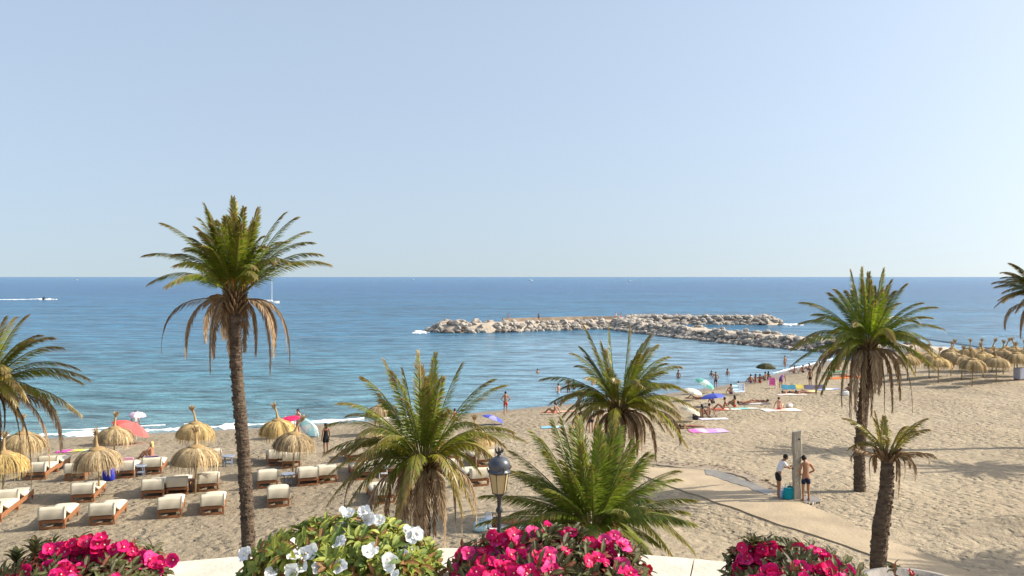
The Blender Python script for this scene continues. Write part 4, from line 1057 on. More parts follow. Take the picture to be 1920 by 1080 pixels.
RAD = dict(pel=.118, sp=.112, ch=.132, nb=.075, nk=.05, hd=.088, ht=.072, hip=.088, kn=.056, an=.036, he=.033, to=.030, sh=.058, el=.041, wr=.027)
EDG = [('pel','sp'),('sp','ch'),('ch','nb'),('nb','nk'),('nk','hd'),('hd','ht')]
for k in 'LR': EDG += [('pel','hip'+k),('hip'+k,'kn'+k),('kn'+k,'an'+k),('an'+k,'to'+k),('an'+k,'he'+k),('nb','sh'+k),('sh'+k,'el'+k),('el'+k,'wr'+k)]
def rad(n): return RAD.get(n) or RAD[n[:-1]]
def skin_mesh(name, pts, edges, rads, root, sub=1):
    me = bpy.data.meshes.new(name); me.from_pydata(pts, edges, []); o = bpy.data.objects.new(name, me); C.objects.link(o)
    md = o.modifiers.new('s', 'SKIN'); md.use_smooth_shade = True
    if not me.skin_vertices: 
        bm = bmesh.new(); bm.from_mesh(me); bm.verts.layers.skin.verify(); bm.to_mesh(me); bm.free()
    for i, r in enumerate(rads):
        me.skin_vertices[0].data[i].radius = (r, r); me.skin_vertices[0].data[i].use_root = (i == root)
    sb = o.modifiers.new('b', 'SUBSURF'); sb.levels = sub; sb.render_levels = sub
    dg = bpy.context.evaluated_depsgraph_get(); dg.update()
    ev = o.evaluated_get(dg); r = bpy.data.meshes.new_from_object(ev)
    bpy.data.objects.remove(o); r.name = name; r.materials.clear()
    return r
BODY = {}
def body_mesh(pose):
    if pose in BODY: return BODY[pose]
    s = J(pose); pts = []; idx = {}; rads = []; ed = []
    for k, v in s.items():
        if k.startswith('fd'): continue
        idx[k] = len(pts); pts.append(Vector(v)); rads.append(rad(k))
    for a, b in EDG: ed.append((idx[a], idx[b]))
    for k, g in (('L',-1),('R',1)):     # hands: palm, four fingers, thumb
        wv = Vector(s['wr'+k]); f = Vector(s['fd'+k]).normalized(); sidev = f.cross(Vector((g*1.0,.15,.1))).normalized(); side = sidev
        palm_ = wv+f*.055; pi = len(pts); pts.append(palm_); rads.append(.024); ed.append((idx['wr'+k], pi))
        curl = f.cross(side).normalized()*(-g)*.35
        for j in range(4):
            o = (j-1.5)*.021; L_ = (.062,.072,.068,.052)[j]
            b = palm_+f*.035+side*o; m1 = b+(f+curl*.5).normalized()*L_*.55; m2 = m1+(f+curl*1.6).normalized()*L_*.5
            n0 = len(pts); pts += [b, m1, m2]; rads += [.0105,.0092,.0078]; ed += [(pi, n0),(n0, n0+1),(n0+1, n0+2)]
        b = wv+f*.03-side*.03; n0 = len(pts); pts += [b, b+(f*.6-side*.7).normalized()*.035, b+(f*.9-side*.5).normalized()*.06]; rads += [.012,.0105,.009]; ed += [(pi, n0),(n0, n0+1),(n0+1, n0+2)]
    hd = Vector(s['hd']); nk = Vector(s['nk']); u = (Vector(s['ht'])-nk).normalized()
    fw = Vector((0,1,0)); fw = (fw-u*fw.dot(u)); fw = fw.normalized() if fw.length > .2 else Vector((0,0,1))
    if pose == 'lie': fw = Vector((0,0,1))
    if pose in ('prone','bend'): fw = Vector((0,0,-1)) if pose == 'prone' else Vector((0,.3,-1)).normalized()
    n0 = len(pts); pts.append(hd+fw*.105-u*.01); rads.append(.014); ed.append((idx['hd'], n0))      # nose
    r = skin_mesh('person_body', [tuple(p) for p in pts], ed, rads, idx['pel'])
    # flatter torso
    c0, c1 = Vector(s['pel']), Vector(s['nb']); ax = (c1-c0); L_ = ax.length; ax.normalize()
    lat = Vector((1,0,0)); dp = ax.cross(lat).normalized()
    for v in r.vertices:
        t = (v.co-c0).dot(ax)/L_
        if -.1 < t < 1.0 and abs(v.co.x) < .2:
            q = c0+ax*t*L_; k = (v.co-q).dot(dp)
            if abs(k) < .17: v.co -= dp*k*.26
    BODY[pose] = (r, s, hd, u, fw); return BODY[pose]
GARM = {}
def garment(pose, kind):
    key = (pose, kind)
    if key in GARM: return GARM[key]
    s = J(pose); V = lambda n: Vector(s[n]); pts = []; rads = []; ed = []
    if kind in ('shorts','bottom'):
        q = .62 if kind == 'shorts' else .12
        pts = [V('pel')+(V('sp')-V('pel'))*.35, V('pel')]; rads = [.122,.135]; ed = [(0,1)]
        for k in 'LR':
            n0 = len(pts); pts += [V('hip'+k), V('hip'+k).lerp(V('kn'+k), q)]; rads += [.104,.088 if kind == 'shorts' else .092]; ed += [(1, n0),(n0, n0+1)]
        root = 1
    elif kind == 'shirt':
        pts = [V('pel')+(V('sp')-V('pel'))*.1, V('sp'), V('ch'), V('nb')]; rads = [.142,.135,.150,.085]; ed = [(0,1),(1,2),(2,3)]
        for k in 'LR':
            n0 = len(pts); pts += [V('sh'+k), V('sh'+k).lerp(V('el'+k), .75)]; rads += [.074,.062]; ed += [(3, n0),(n0, n0+1)]
        root = 2
    elif kind == 'dress':
        pts = [V('nb').lerp(V('ch'), .3), V('ch'), V('sp'), V('pel')]; rads = [.10,.145,.125,.14]; ed = [(0,1),(1,2),(2,3)]
        for k in 'LR':
            n0 = len(pts); pts += [V('hip'+k), V('hip'+k).lerp(V('kn'+k), .7)]; rads += [.115,.12]; ed += [(3, n0),(n0, n0+1)]
        root = 3
    elif kind == 'top':
        pts = [V('ch').lerp(V('sp'), .15), V('ch').lerp(V('nb'), .1)]; rads = [.140,.139]; ed = [(0,1)]; root = 0
    r = skin_mesh(kind, [tuple(p) for p in pts], ed, rads, root)
    c0, c1 = V('pel'), V('nb'); ax = (c1-c0); L_ = ax.length; ax.normalize(); dp = ax.cross(Vector((1,0,0))).normalized()
    for v in r.vertices:
        t = (v.co-c0).dot(ax)/L_
        if -.1 < t < 1.1:
            k = (v.co-(c0+ax*t*L_)).dot(dp); v.co -= dp*k*.22
    GARM[key] = r; return r
def omat(o, m):
    if not o.data.materials: o.data.materials.append(None)
    o.material_slots[0].link = 'OBJECT'; o.material_slots[0].material = m
HAIRC = {}
def person(label, loc, rz, pose='stand', skin='tan', hair='dark', wear=(('shorts','navy'),), sc=1.0, longhair=False, tilt=None, hat=None):
    root = thing('person', label, 'person', loc, rz); root.scale = (sc,)*3
    bmsh, s, hd, u, fw = body_mesh(pose)
    b = bpy.data.objects.new('body', bmsh); C.objects.link(b); b.parent = root; omat(b, SKINS[skin])
    for kind, c in wear:
        g = bpy.data.objects.new(kind if kind not in ('bottom','top') else 'swimwear', garment(pose, kind)); C.objects.link(g); g.parent = root; omat(g, CL[c])
    key = (pose, longhair)
    if key not in HAIRC:
        m = MB(); side = u.cross(fw).normalized(); M = Matrix((side, fw, u)).transposed().to_4x4()
        m.ball(hd+u*.035-fw*.022, .102, sub=3, sc=(.93,1.0,.98), rough=.12, M=M, seed=3)
        m.v = [tuple(Vector(v)+(-fw*0 if (Vector(v)-hd).dot(fw) < .055 or (Vector(v)-hd).dot(u) > .075 else -fw*((Vector(v)-hd).dot(fw)-.03))) for v in m.v]
        if longhair:
            m.ball(hd-fw*.07-u*.08, .085, sub=2, sc=(.95,.6,1.7), rough=.15, M=M, seed=5)
        HAIRC[key] = m.mesh('hair', None, True)
        e = MB()
        for g in (-1,1): e.ball(hd+fw*.083+side*g*.032+u*.015, .0105, sub=1)
        HAIRC[key+('e',)] = e.mesh('eyes', HAIRM['dark'])
        l = MB(); l.ball(hd+fw*.085-u*.048, .02, sub=1, sc=(1.2,.5,.4), M=M); HAIRC[key+('m',)] = l.mesh('mouth', mat('lips', (.35,.09,.07), .5))
        r_ = MB()
        for g in (-1,1): r_.ball(hd+side*g*.088, .024, sub=1, sc=(.5,.9,1.3), M=M)
        HAIRC[key+('r',)] = r_.mesh('ears', None)
    h = bpy.data.objects.new('hair', HAIRC[key]); C.objects.link(h); h.parent = root; omat(h, HAIRM[hair])
    for nm, kk in (('eyes','e'),('mouth','m')):
        o = bpy.data.objects.new(nm, HAIRC[key+(kk,)]); C.objects.link(o); o.parent = root
    o = bpy.data.objects.new('ears', HAIRC[key+('r',)]); C.objects.link(o); o.parent = root; omat(o, SKINS[skin])
    return root
def up(v, dz): return Vector((v.x, v.y, v.z+dz))
PI = math.pi
person('man in a white shirt and dark shorts leaning one hand on the shower post', up(P(1459,935),.05), -PI/2+.15, 'reach', 'tan', 'dark', (('shirt','white'),('shorts','charcoal')), 1.03)
person('bare-backed man in navy swim shorts standing right of the shower post', up(P(1511,941),.0), .12, 'hips', 'tan', 'dark', (('shorts','navy'),), 1.06)
person('woman in a black swimsuit standing on the sand left of the bushy palm', P(611,850), .8, 'stand', 'dark', 'dark', (('dress','black'),), .93, True)
person('woman standing at the water between the pink sunshade and the tilted cyan one', P(559,818), 2.6, 'stand', 'fair', 'dark', (('top','pink'),('bottom','pink')), 1.0, True)
person('man in red and navy shorts with hands on hips at the shoreline', P(948,776), .2, 'akimbo', 'tan', 'dark', (('shorts','red'),), 1.0)
person('blonde person seated on the lounger with the violet towel', up(P(285,880),.44), 1.3, 'sit2', 'tan', 'blonde', (('top','coral'),('bottom','coral')), 1.0, True)
def wade(px, py, dz, D=None):
    D = (H)*F/(py-519); return Vector(((px-960)/F*D, D, -dz))
person('bather up to the thighs in the water, leftmost of three beside the palm fronds', wade(1047,741,.62), .3, 'akimbo', 'fair', 'dark', (('shorts','lightblue'),))
person('bare-chested bather with raised arms, middle of three in the water', wade(1066,736,.42), 2.8, 'arms_up', 'tan', 'brown', (('shorts','charcoal'),))
person('bather in dark green, rightmost of three in the water', wade(1076,730,.75), .6, 'stand', 'dark', 'dark', (('shirt','green'),('shorts','black')))
person('swimmer far out seen behind the mid height palm', wade(1111,722,.95), 1, 'stand', 'tan', 'dark', (('shorts','blue'),))
person('tanned person walking on the wet sand left of the bearded palm', P(1085,780), 1.2, 'walk', 'dark', 'dark', (('shorts','navy'),))
person('person in a grey shirt standing behind the low palm', P(1108,812), .4, 'stand', 'tan', 'dark', (('shirt','white'),('shorts','charcoal')), .95)
person('person in pale clothes walking behind the bearded palm trunk', P(1130,790), -.8, 'walk', 'fair', 'brown', (('shirt','lightblue'),('shorts','white')))
person('bather in the water right of the bearded palm crown', wade(1272,709,.8), .3, 'stand', 'dark', 'dark', (('bottom','black'),))
person('child standing at the waterline beside the teal sunshade', P(1342,728), 2.9, 'akimbo', 'tan', 'dark', (('shorts','navy'),), .95)
person('bather waist deep, left of two behind the teal sunshade', wade(1334,704,1.15), 0, 'stand', 'dark', 'dark', ())
person('bather waist deep, right of two behind the teal sunshade', wade(1364,703,1.0), .4, 'stand', 'dark', 'dark', ())
person('slim person wading alone left of the big palm fronds', wade(1472,688,.3), .5, 'stand', 'tan', 'brown', (('bottom','black'),))
person('swimmer with splashing arms in the bay', wade(1008,699,1.25), .5, 'stand', 'tan', 'dark', ())
sitters = [(1315,783,.5,'sit','dark','dark','black','seated person in a dark swimsuit, left of the pair beside the cream sunshade'),
 (1329,781,.4,'sit','tan','dark','lightblue','seated person in pale blue, right of the pair beside the cream sunshade'),
 (1357,768,1.4,'sit','tan','dark','coral','bare-backed sunbather seated on the left end of the striped towels'),
 (1378,764,.7,'sit2','tan','dark','red','sunbather seated on the right end of the striped towels'),
 (1461,768,-.6,'sit','fair','brown','pink','woman in a pink top seated alone on a white towel'),
 (1408,718,.3,'sit2','tan','dark','purple','leftmost person of the group in front of the olive sunshade'),
 (1416,717,.2,'sit','tan','dark','coral','second person from the left in the group by the olive sunshade'),
 (1425,718,-.3,'sit2','dark','dark','red','third person from the left in the group by the olive sunshade'),
 (1434,713,.5,'sit','tan','brown','black','fourth person of the group, right under the olive sunshade'),
 (1441,712,-.5,'sit','dark','dark','navy','rightmost person of the group by the olive sunshade'),
 (1489,700,.4,'sit','tan','dark','black','seated person at the waterline by the surf, left of three'),
 (1506,699,.2,'sit2','tan','dark','navy','seated person at the waterline by the surf, middle of three'),
 (1516,695,.6,'sit','dark','dark','blue','seated person at the waterline by the surf, right of three'),
 (1592,740,.3,'sit2','dark','dark','black','seated person with a white bag just left of the big palm trunk'),
 (1371,739,.2,'sit2','fair','dark','purple','person seated low left of the striped beach chair'),
 (1337,757,.1,'sit2','dark','dark','black','person sitting under the blue sunshade'),
 (1572,694,.4,'sit','tan','brown','red','person in red by the orange towel behind the big palm fronds'),
 (1562,697,.2,'sit2','tan','dark','coral','person in coral by the orange towel behind the big palm fronds'),
 (1039,776,1.2,'sit','tan','dark','coral','sunbather on an orange towel at the edge of the wet sand'),
 (853,790,.4,'sit2','tan','brown','orange','person in orange by the water, right of the bushy palm crown')]
for i, (px, py, rz, pose, sk, hr, c, lab) in enumerate(sitters):
    person(lab, P(px, py), rz, pose, sk, hr, (('top',c),('bottom',c)) if i % 2 else (('bottom',c),), 1.0, longhair=i % 3 == 0)
liers = [(1400,757,-1.35,'lie','tan','black','sunbather lying right of the seated pair on striped towels'),
 (1422,755,1.5,'prone','dark','navy','sunbather lying face down at the right end of the towel row'),
 (1295,803,-1.3,'prone','dark','coral','sunbather lying beside the pink and violet towel'),
 (1482,738,-1.4,'prone','tan','black','leftmost sunbather lying in front of the striped awnings'),
 (1496,738,-1.5,'lie','tan','coral','middle sunbather lying in front of the striped awnings'),
 (1509,738,-1.6,'prone','tan','purple','rightmost sunbather lying in front of the striped awnings'),
 (1306,749,1.4,'lie','dark','black','sunbather lying between the white and the blue sunshade'),
 (965,985,1.45,'prone','tan','red','dark-haired sunbather lying in palm shade behind the street lamp'),
 (1590,707,1.5,'lie','tan','orange','sunbather lying on the orange towel'),
 (1495,727,1.4,'lie','tan','white','sunbather lying behind the yellow mat')]
for px, py, rz, pose, sk, c, lab in liers:
    person(lab, up(P(px, py), .02), rz, pose, sk, 'dark', (('bottom',c),))
person('woman in purple bending beside the pink beach chair', P(1464,728), -.9, 'bend', 'tan', 'dark', (('dress','purple'),), 1.0)
person('slim person standing right of the striped awnings', P(1519,724), .3, 'stand', 'dark', 'dark', (('shorts','charcoal'),), .95)
person('person standing in yellow behind the big palm fronds', P(1569,688), .3, 'stand', 'tan', 'brown', (('shirt','yellow'),('shorts','red')), .95)
person('person in white behind the coral sunshade carrying a small white sunshade', P(254,820), .3, 'stand', 'tan', 'dark', (('shirt','white'),('shorts','coral')), 1.0)
for i, (px, D, sk, lab) in enumerate([(1010,187,'dark','dark figure standing on the breakwater by its brown parapet'),(1165,189,'tan','figure at the middle of the breakwater crest'),(1297,199,'tan','left of two people on the mound behind the breakwater'),(1303,199,'fair','right of two people on the mound behind the breakwater'),(1155,192,'fair','person in white on the breakwater crest'),(953,185,'tan','person at the left end of the brown parapet')]):
    x = (px-960)/F*D; person(lab, (x, D, bh(x, D)+.05), i, 'stand', sk, 'dark', (('shorts','navy' if i % 2 == 0 else 'coral'),))

# ------------------------------------------------------------------ sunshades, towels, bags, chairs
SHD = {}
def shade_mat(n, cols, trans=.3):
    if n not in SHD:
        SHD[n] = mat('shade_'+n, attr=True, rough=.7, spec=.2, trans=trans)
    return SHD[n]
def sunshade(label, loc, r, h, tilt, az, cols, sc=1, hh=.32, name='beach_umbrella'):
    root = thing(name, label, 'sunshade', loc, 0)
    p = MB(); M = Matrix.Rotation(az, 4, 'Z') @ Matrix.Rotation(tilt, 4, 'Y')
    top = Vector((0,0,h*.6)); p.tube([(0,0,-.1), tuple(top), tuple(top+M @ Vector((0,0,h*.4)))], .016, 6); p.build('pole', mat('white_metal', (.6,.6,.6), .4), root)
    c = MB(); n = 8; o = top+M @ Vector((0,0,h*.4))
    for k in range(n):
        col = cols[k % len(cols)]; a0, a1 = 2*math.pi*k/n, 2*math.pi*(k+1)/n; vs = []; rows = 5
        for i in range(rows+1):
            t = i/rows; rr = r*math.sin(t*1.35)/math.sin(1.35); z = -hh*(1-math.cos(t*1.35))/(1-math.cos(1.35))
            for j in range(3):
                a = a0+(a1-a0)*j/2; q = (.965 if j == 1 else 1); vs.append(o+M @ Vector((rr*q*math.cos(a), rr*q*math.sin(a), z-(.02*t if j == 1 else 0))))
        c.add(vs, [(i*3+j, i*3+j+1, (i+1)*3+j+1, (i+1)*3+j) for i in range(rows) for j in range(2)], col)
    cn = c.build('canopy', shade_mat('x', 0), root, smooth=False)
    rb = MB()
    for k in range(n):
        a = 2*math.pi*k/n; rb.tube([tuple(o+M @ Vector((0,0,-.02))), tuple(o+M @ Vector((r*.97*math.cos(a), r*.97*math.sin(a), -hh*.97)))], .006, 4)
    rb.build('ribs', MATS['white_metal'], cn)
    fi = MB(); fi.tube([tuple(o), tuple(o+M @ Vector((0,0,.08)))], [.02,.01], 6); fi.build('finial', MATS['white_metal'], cn)
sunshade('olive green sunshade leaning over the seated group', P(1436,712), 1.05, 1.75, .25, 1.2, [(.07,.075,.035)], hh=.5)
sunshade('teal and white sunshade tilted towards the sand at the waterline', P(1320,737), .95, 1.2, .55, .3, [(.16,.50,.44),(.55,.72,.68)], hh=.4)
sunshade('white sunshade set low, left of the teal one', P(1297,751), .85, 1.0, .2, 0, [(.70,.68,.60)], hh=.35)
sunshade('bright blue sunshade over a seated person', P(1337,763), .95, 1.0, .15, 2.5, [(.08,.11,.50),(.12,.17,.58)], hh=.30)
sunshade('cream sunshade tilted right, touching the bearded palm fronds', P(1294,790), .72, 1.0, .4, .2, [(.66,.60,.46),(.70,.66,.54)], hh=.4)
sunshade('blue and lilac sunshade lying low right of the bushy palm', P(924,796), .8, .6, .35, .4, [(.10,.13,.55),(.35,.34,.68)], hh=.25)
sunshade('coral red sunshade behind the thatched parasol with the upright topknot', P(243,832), 1.15, 1.3, .45, .4, [(.72,.13,.12),(.76,.17,.15)], hh=.45)
sunshade('small white sunshade held at the water behind the coral one', P(256,824), .55, 1.75, .1, 0, [(.72,.70,.74),(.60,.45,.60)], hh=.25)
sunshade('magenta pink sunshade behind the yellow thatched parasol', P(540,822), .95, 1.35, .3, 2.8, [(.80,.05,.16),(.70,.03,.12)], hh=.35)
sunshade('pale cyan and white sunshade lying tipped on its side by the water', P(578,820), .85, .9, 1.0, .9, [(.35,.66,.70),(.70,.78,.78)], hh=.35)
sunshade('blue sunshade behind the big palm fronds', P(1598,700), .9, 1.7, .1, 1, [(.13,.20,.62)], hh=.35)
sunshade('lavender sunshade right of the blue one behind the big palm', P(1609,699), .8, 1.75, .1, 1, [(.40,.42,.66)], hh=.3)
def towel(label, px, py, w_, l_, rz, cols, name='beach_towel'):
    p = P(px, py); root = MB(); n = 12; m = 6; rng = random.Random(int(px)); cr, sr = math.cos(rz), math.sin(rz)
    for i in range(n):
        col = cols[(i*len(cols))//n]
        vs = []
        for j in range(m+1):
            for e in (0,1):
                x = -l_/2+l_*(i+e)/n; y = -w_/2+w_*j/m; X = p.x+x*cr-y*sr; Y = p.y+x*sr+y*cr
                vs.append((x, y, G(X, Y)-p.z+.035+.02*noise.noise(Vector((X*3, Y*3, 0)))))
        root.add(vs, [(j*2, j*2+1, j*2+3, j*2+2) for j in range(m)], col)
    o = root.build(name, mat('towel', attr=True, rough=.95, spec=.05)); o.location = p; o.rotation_euler = (0,0,rz)
    bm = bmesh.new(); bm.from_mesh(o.data); bmesh.ops.remove_doubles(bm, verts=bm.verts, dist=1e-5); r = bmesh.ops.solidify(bm, geom=bm.faces[:], thickness=.012); bm.to_mesh(o.data); bm.free()
    tag(o, label, 'towel'); return o
towel('pink and violet towel spread empty on the sand', 1327, 808, 1.3, 2.2, .05, [(.62,.16,.42),(.75,.45,.65),(.45,.25,.62),(.6,.4,.7)])
towel('lilac towel right of the pair by the cream sunshade', 1338, 786, 1.0, 1.8, 0, [(.6,.55,.68),(.7,.68,.72)])
towel('red edged towel under the left seated sunbather of the towel row', 1362, 768, 1.1, 1.9, .05, [(.6,.18,.12),(.7,.6,.5)])
towel('turquoise towel at the middle of the towel row', 1395, 766, 1.0, 2.0, 0, [(.15,.45,.42),(.25,.55,.5),(.5,.5,.45)])
towel('grey patterned towel at the right end of the towel row', 1415, 757, 1.0, 2.4, -.1, [(.12,.10,.10),(.45,.42,.40),(.15,.12,.12)])
towel('white towel under the woman in the pink top', 1464, 769, 1.5, 2.6, 0, [(.72,.68,.62),(.75,.45,.35),(.7,.68,.64)])
towel('yellow mat in front of the sunbathers by the striped awnings', 1508, 735, 1.4, 2.2, 0, [(.72,.52,.16),(.75,.6,.3)])
towel('pale pink towel under the left sunbathers by the striped awnings', 1484, 740, 1.3, 2.4, 0, [(.7,.5,.45),(.72,.62,.55)])
towel('bright orange towel behind the big palm fronds', 1588, 708, 1.6, 3.4, 0, [(.75,.17,.05),(.78,.22,.08)])
towel('white towel with a blue border left of the big palm trunk', 1553, 730, 1.0, 1.8, 0, [(.3,.35,.6),(.75,.75,.76),(.3,.35,.6)])
towel('orange towel on the wet sand left of the bearded palm', 1048, 772, 1.0, 2.6, 0, [(.7,.22,.12),(.75,.4,.28)])
towel('light blue towel lying flat on the sand, right of the bushy palm', 1037, 802, .9, 1.5, 0, [(.2,.42,.55),(.4,.6,.66)])
towel('magenta, yellow and blue towel lying by the left parasols', 148, 845, .9, 2.3, .1, [(.55,.08,.35),(.7,.55,.12),(.08,.35,.5)])
towel('pale towel under the dark-haired sunbather behind the street lamp', 968, 988, .8, 1.9, .05, [(.62,.58,.55),(.55,.6,.66)])
towel('green mat behind the orange towel', 1566, 698, 1.2, 2.4, 0, [(.06,.22,.15)])
# towels draped on loungers
def drape(label, px, py, rz, cols, dz):
    p = P(px, py); m = MB(); n = 10
    for i in range(n):
        y0, y1 = i/n, (i+1)/n
        def zz(t): return .88-.46*min(1, t*1.4)+.012*math.sin(t*20)
        m.add([(-.3,-.02+y0*1.0,zz(y0)),(.3,-.02+y0*1.0,zz(y0)+.01),(.3,-.02+y1*1.0,zz(y1)+.01),(-.3,-.02+y1*1.0,zz(y1))], [(0,1,2,3)], cols[i % len(cols)])
    o = m.build('lounger_towel', mat('towel', attr=True)); o.location = p; o.rotation_euler = (0,0,rz)
    bm = bmesh.new(); bm.from_mesh(o.data); bmesh.ops.remove_doubles(bm, verts=bm.verts, dist=1e-5); bmesh.ops.solidify(bm, geom=bm.faces[:], thickness=.02); bm.to_mesh(o.data); bm.free()
    tag(o, label, 'towel')
drape('pink towel draped over the lounger right of the blue bag', 236, 894, .24, [(.72,.35,.55),(.8,.55,.7)], 0)
drape('violet and blue towel on the lounger under the blonde person', 285, 890, .27, [(.32,.20,.45),(.12,.12,.45)], 0)
def bag(label, px, py, col, w_=.42, h_=.45, d_=.25, z=0, cat='bag'):
    p = P(px, py); root = thing('beach_bag', label, cat, up(p, z), random.Random(px).uniform(-.4,.4)); m = MB(); n = 14
    prof = [(.80,0),(1,.06),(1.04,h_*.5),(.95,h_*.85),(.9,h_)]
    for r, zz in prof:
        for k in range(n):
            a = 2*math.pi*k/n; q = 1+.06*math.sin(3*a+zz*9); m.v.append((w_/2*r*q*math.copysign(abs(math.cos(a))**.6, math.cos(a)), d_/2*r*q*math.copysign(abs(math.sin(a))**.6, math.sin(a)), zz)); m.c.append((1,1,1))
    for i in range(len(prof)-1):
        for k in range(n): m.f.append((i*n+k, i*n+(k+1) % n, (i+1)*n+(k+1) % n, (i+1)*n+k))
    m.f.append(tuple(range(n))[::-1]); m.f.append(tuple((len(prof)-1)*n+k for k in range(n)))
    bd = m.build('body', cloth('bag%d' % int(px), col), root, smooth=True)
    for s in (-1,1):
        hb = MB(); hb.tube([(-w_*.25, s*d_*.42, h_-.03), (-w_*.2, s*d_*.3, h_+.13), (w_*.2, s*d_*.3, h_+.13), (w_*.25, s*d_*.42, h_-.03)], .012, 5); hb.build('handle', MATS['cloth_bag%d' % int(px)], bd)
bag('bright blue bag on the sand between two shaded loungers', 204, 901, (.03,.04,.36), .48, .58, .34)
bag('teal bag at the foot of the shower post', 1478, 938, (.01,.25,.30), .40, .42, .3, .04)
bag('pale blue bag left of the teal one by the shower post', 1468, 936, (.42,.50,.66), .32, .32, .25, .04)
bag('black bag half hidden behind the shower post', 1485, 934, (.012,.012,.02), .36, .42, .3, .04)
bag('white bag beside the seated person left of the big palm trunk', 1585, 742, (.7,.7,.7), .6, .35, .3)
bag('white and black bag on the sand left of the street lamp', 916, 990, (.55,.62,.70), .35, .4, .2)
bag('dark red bag on the sand just left of the street lamp', 927, 990, (.09,.02,.02), .28, .36, .2)
bag('light blue crumpled bag on the sand near the bushy palm trunk', 900, 996, (.40,.58,.66), .45, .3, .3)
bag('small dark bag on the sand by the pair beside the cream sunshade', 1304, 787, (.05,.04,.05), .4, .28, .25)
bag('white bag on the white towel of the woman in pink', 1480, 764, (.65,.6,.55), .5, .25, .3)
def chair(label, px, py, cols, rz):
    p = P(px, py); root = thing('beach_chair', label, 'chair', p, rz)
    f = MB()
    for s in (-1,1):
        f.tube([(s*.28,.35,.0),(s*.28,-.1,.32),(s*.28,-.42,.95)], .015, 5); f.tube([(s*.28,-.35,.0),(s*.28,.3,.30)], .015, 5)
    f.build('frame', MATS['white_metal'], root)
    b = MB(); n = 6
    for i in range(n):
        t0, t1 = i/n, (i+1)/n
        b.add([(-.27,-.12-.30*t0,.34+.6*t0),(.27,-.12-.30*t0,.34+.6*t0),(.27,-.12-.30*t1,.34+.6*t1),(-.27,-.12-.30*t1,.34+.6*t1)], [(0,1,2,3)], cols[i % len(cols)])
    b.build('backrest', mat('towel', attr=True), root)
    s_ = MB(); s_.add([(-.27,-.12,.33),(.27,-.12,.33),(.27,.30,.30),(-.27,.30,.30)], [(0,1,2,3)], cols[0]); s_.build('seat', mat('towel', attr=True), root)
chair('bright pink beach chair beside the woman in purple', 1448, 728, [(.75,.10,.28),(.8,.2,.38)], 2.9)
chair('pale blue striped beach chair, left of the olive sunshade group', 1382, 741, [(.35,.5,.6),(.7,.72,.72),(.1,.35,.42)], 3.3)
chair('second blue and white beach chair right of the striped one', 1390, 740, [(.5,.58,.68),(.7,.72,.72)], 3.0)
person('dark-haired person sitting in the pale striped beach chair', up(P(1384,738),.28), .2, 'sit', 'tan', 'dark', (('shirt','lightblue'),), .9)
def awning(label, px, py, col, w_):
    p = P(px, py); root = thing('beach_windbreak', label, 'windbreak', p, .05)
    m = MB(); n = 8
    for i in range(n):
        a, b = i/n, (i+1)/n; za = .36+.03*math.sin(a*9); zb = .36+.03*math.sin(b*9)
        m.add([(-w_/2+w_*a,0,.02),(-w_/2+w_*b,0,.02),(-w_/2+w_*b,.25,zb),(-w_/2+w_*a,.25,za)], [(0,1,2,3)], col)
    m.build('panel', mat('towel', attr=True), root)
    for s in (-1,0,1):
        q = MB(); q.tube([(s*w_/2,.26,-.1),(s*w_/2,.26,.42)], .014, 5); q.build('stake', MATS['white_metal'], root)
awning('low blue windbreak behind the sunbathers in a row', 1480, 730, (.07,.25,.36), 1.3)
awning('low yellow windbreak right of the blue one', 1500, 729, (.62,.50,.12), 1.5)
awning('low dark grey windbreak right of the yellow one', 1528, 730, (.13,.12,.17), 1.9)

# grey covered sunbed at right edge
p = P(1914, 712); root = thing('covered_sunbed', 'grey covered sunbed standing upright at the right edge under a parasol', 'sunbed', p, .3)
m = MB(); m.box((0,0,.55), (1.0,.7,1.0), bev=.08); m.build('cover', cloth('greycover', (.35,.36,.42)), root)
m = MB(); m.box((0,0,.03), (.9,.6,.06)); m.build('base', TEAK, root)

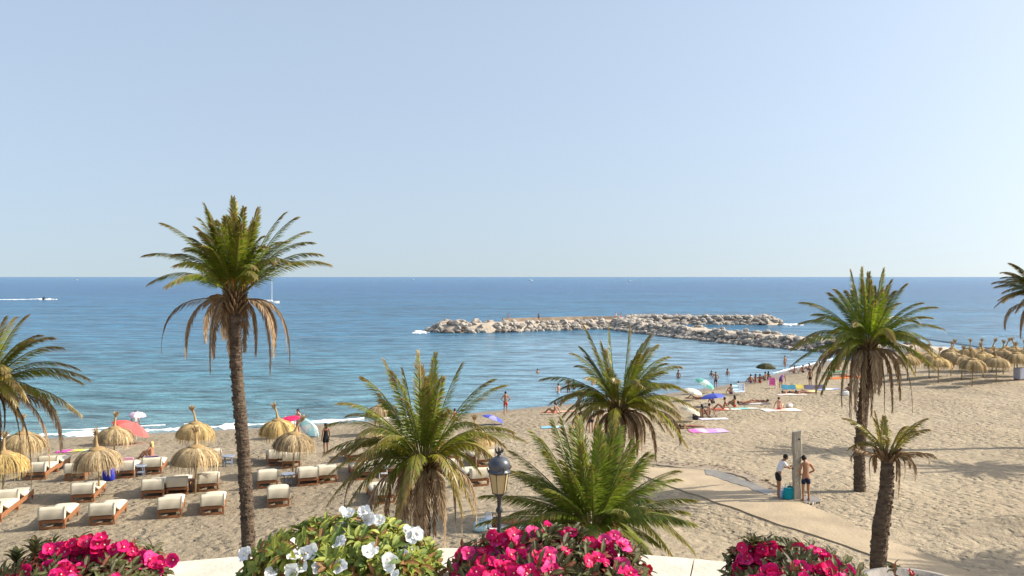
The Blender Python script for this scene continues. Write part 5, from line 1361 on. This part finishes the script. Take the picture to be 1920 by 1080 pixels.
# ------------------------------------------------------------------ boats
WHB = mat('boat_white', (.78,.78,.76), .35)
def hull(mb, L_, B, Hh, col=(1,1,1)):
    n = 10; rows = []
    for i in range(n+1):
        t = i/n; x = -L_/2+L_*t; w_ = B/2*(1-max(0, (t-.55)/.45)**2); sh = Hh*(1+.25*t*t)
        rows.append([(x, -w_, sh), (x, -w_*.75, -.2), (x, 0, -.35), (x, w_*.75, -.2), (x, w_, sh)])
    vs = [q for r in rows for q in r]; fs = [(i*5+j, i*5+j+1, (i+1)*5+j+1, (i+1)*5+j) for i in range(n) for j in range(4)]
    fs += [(i*5, (i+1)*5, (i+1)*5+4, i*5+4) for i in range(n)]+[(0,1,2,3,4)]
    mb.add(vs, fs, col)
def sailboat(label, px, D, L_, mast, rz, sails=True):
    root = thing('sailing_boat', label, 'boat', ((px-960)/F*D, D, 0), rz)
    m = MB(); hull(m, L_, L_*.3, L_*.1); fixn(m.build('hull', WHB, root))
    m = MB(); m.box((-.05*L_,0,L_*.14), (L_*.35,L_*.16,L_*.07), bev=.02*L_); m.build('cabin', WHB, root)
    m = MB(); m.tube([(.08*L_,0,0),(.08*L_,0,mast)], [mast*.008+.06,mast*.006+.04], 6); m.build('mast', mat('mast_grey', (.7,.7,.7), .4), root)
    m = MB(); m.tube([(.08*L_,0,L_*.2),(-.35*L_,0,L_*.2)], .07, 6); m.build('boom', MATS['mast_grey'], root)
    if sails:
        m = MB(); n = 8
        for i in range(n):
            a, b = i/n, (i+1)/n; za, zb = L_*.22+(mast*.95-L_*.22)*a, L_*.22+(mast*.95-L_*.22)*b
            m.add([(.07*L_,.02,za),(.07*L_-.4*L_*(1-a),.25*math.sin(a*3),za),(.07*L_-.4*L_*(1-b),.25*math.sin(b*3),zb),(.07*L_,.02,zb)], [(0,1,2,3)])
        m.build('mainsail', WHB, root)
        m = MB(); m.add([(.1*L_,0,mast*.85),(.48*L_,0,L_*.13),(.14*L_,.3,L_*.17)], [(0,1,2)]); m.build('jib', WHB, root)
sailboat('white sailing boat with a bare mast just right of the tall palm crown', 507, 365, 7.5, 10.2, R(8), False)
sailboat('tiny white sail on the horizon at the far left', 143, 3000, 12, 13, 0)
sailboat('tiny white sail on the horizon above the breakwater tip at the right', 1395, 3200, 12, 18, R(80))
def motorboat(label, px, D, L_, rz=0):
    root = thing('motor_boat', label, 'boat', ((px-960)/F*D, D, 0), rz)
    m = MB(); hull(m, L_, L_*.3, L_*.16); fixn(m.build('hull', WHB, root))
    m = MB(); m.box((0,0,L_*.24), (L_*.42,L_*.2,L_*.14), bev=.03*L_); m.build('cabin', WHB, root)
    m = MB(); m.box((.18*L_,0,L_*.26), (L_*.1,L_*.185,L_*.06)); m.build('windscreen', GREYT, root)
motorboat('tiny white motor boat on the horizon above the middle of the breakwater', 994, 2500, 14)
motorboat('very small pale boat on the horizon left of the middle', 773, 3500, 12)
motorboat('very small white boat with a short wake on the horizon, right of the middle', 1180, 2400, 9)
def jetski():
    D = 420; root = thing('jet_ski', 'dark jet ski with a rider throwing up white spray at the far left', 'jet ski', ((83-960)/F*D, D, 0), 0)
    m = MB(); hull(m, 3.0, 1.1, .5); fixn(m.build('hull', CL['black'], root))
    m = MB(); m.box((-.3,0,.75), (1.3,.4,.3), bev=.08); m.build('seat', CL['charcoal'], root)
    m = MB(); m.tube([(.35,0,.6),(.5,0,1.1)], .05, 6); m.tube([(.5,-.35,1.1),(.5,.35,1.1)], .03, 6); m.build('handlebar', CL['charcoal'], root)
    person('rider in black crouched on the jet ski', ((83-960)/F*D-.3, D, .75), -PI/2, 'sit2', 'dark', 'dark', (('shirt','black'),('shorts','black')), 1.1)
    w_ = MB(); rng = random.Random(4)
    for i in range(260):
        t = rng.random()
        x = (-1.5-26*t*t) if i > 60 else 1+rng.uniform(0,5); y = rng.uniform(-1.2,1.2); r = rng.uniform(.2,.75)*(1-.45*t if i > 60 else 1-(x-1)/7)
        w_.ball((x, y, rng.uniform(0,.35)*(1-t)), r, sub=1, sc=(1.8,1,.55), rough=.5, seed=i)
    o = w_.build('wake_spray', FOAM); o.location = root.location; tag(o, 'white spray and wake trailing the jet ski to the left edge', 'wake', kind='stuff')
jetski()

r = bpy.context.scene.render; r.engine = 'CYCLES'
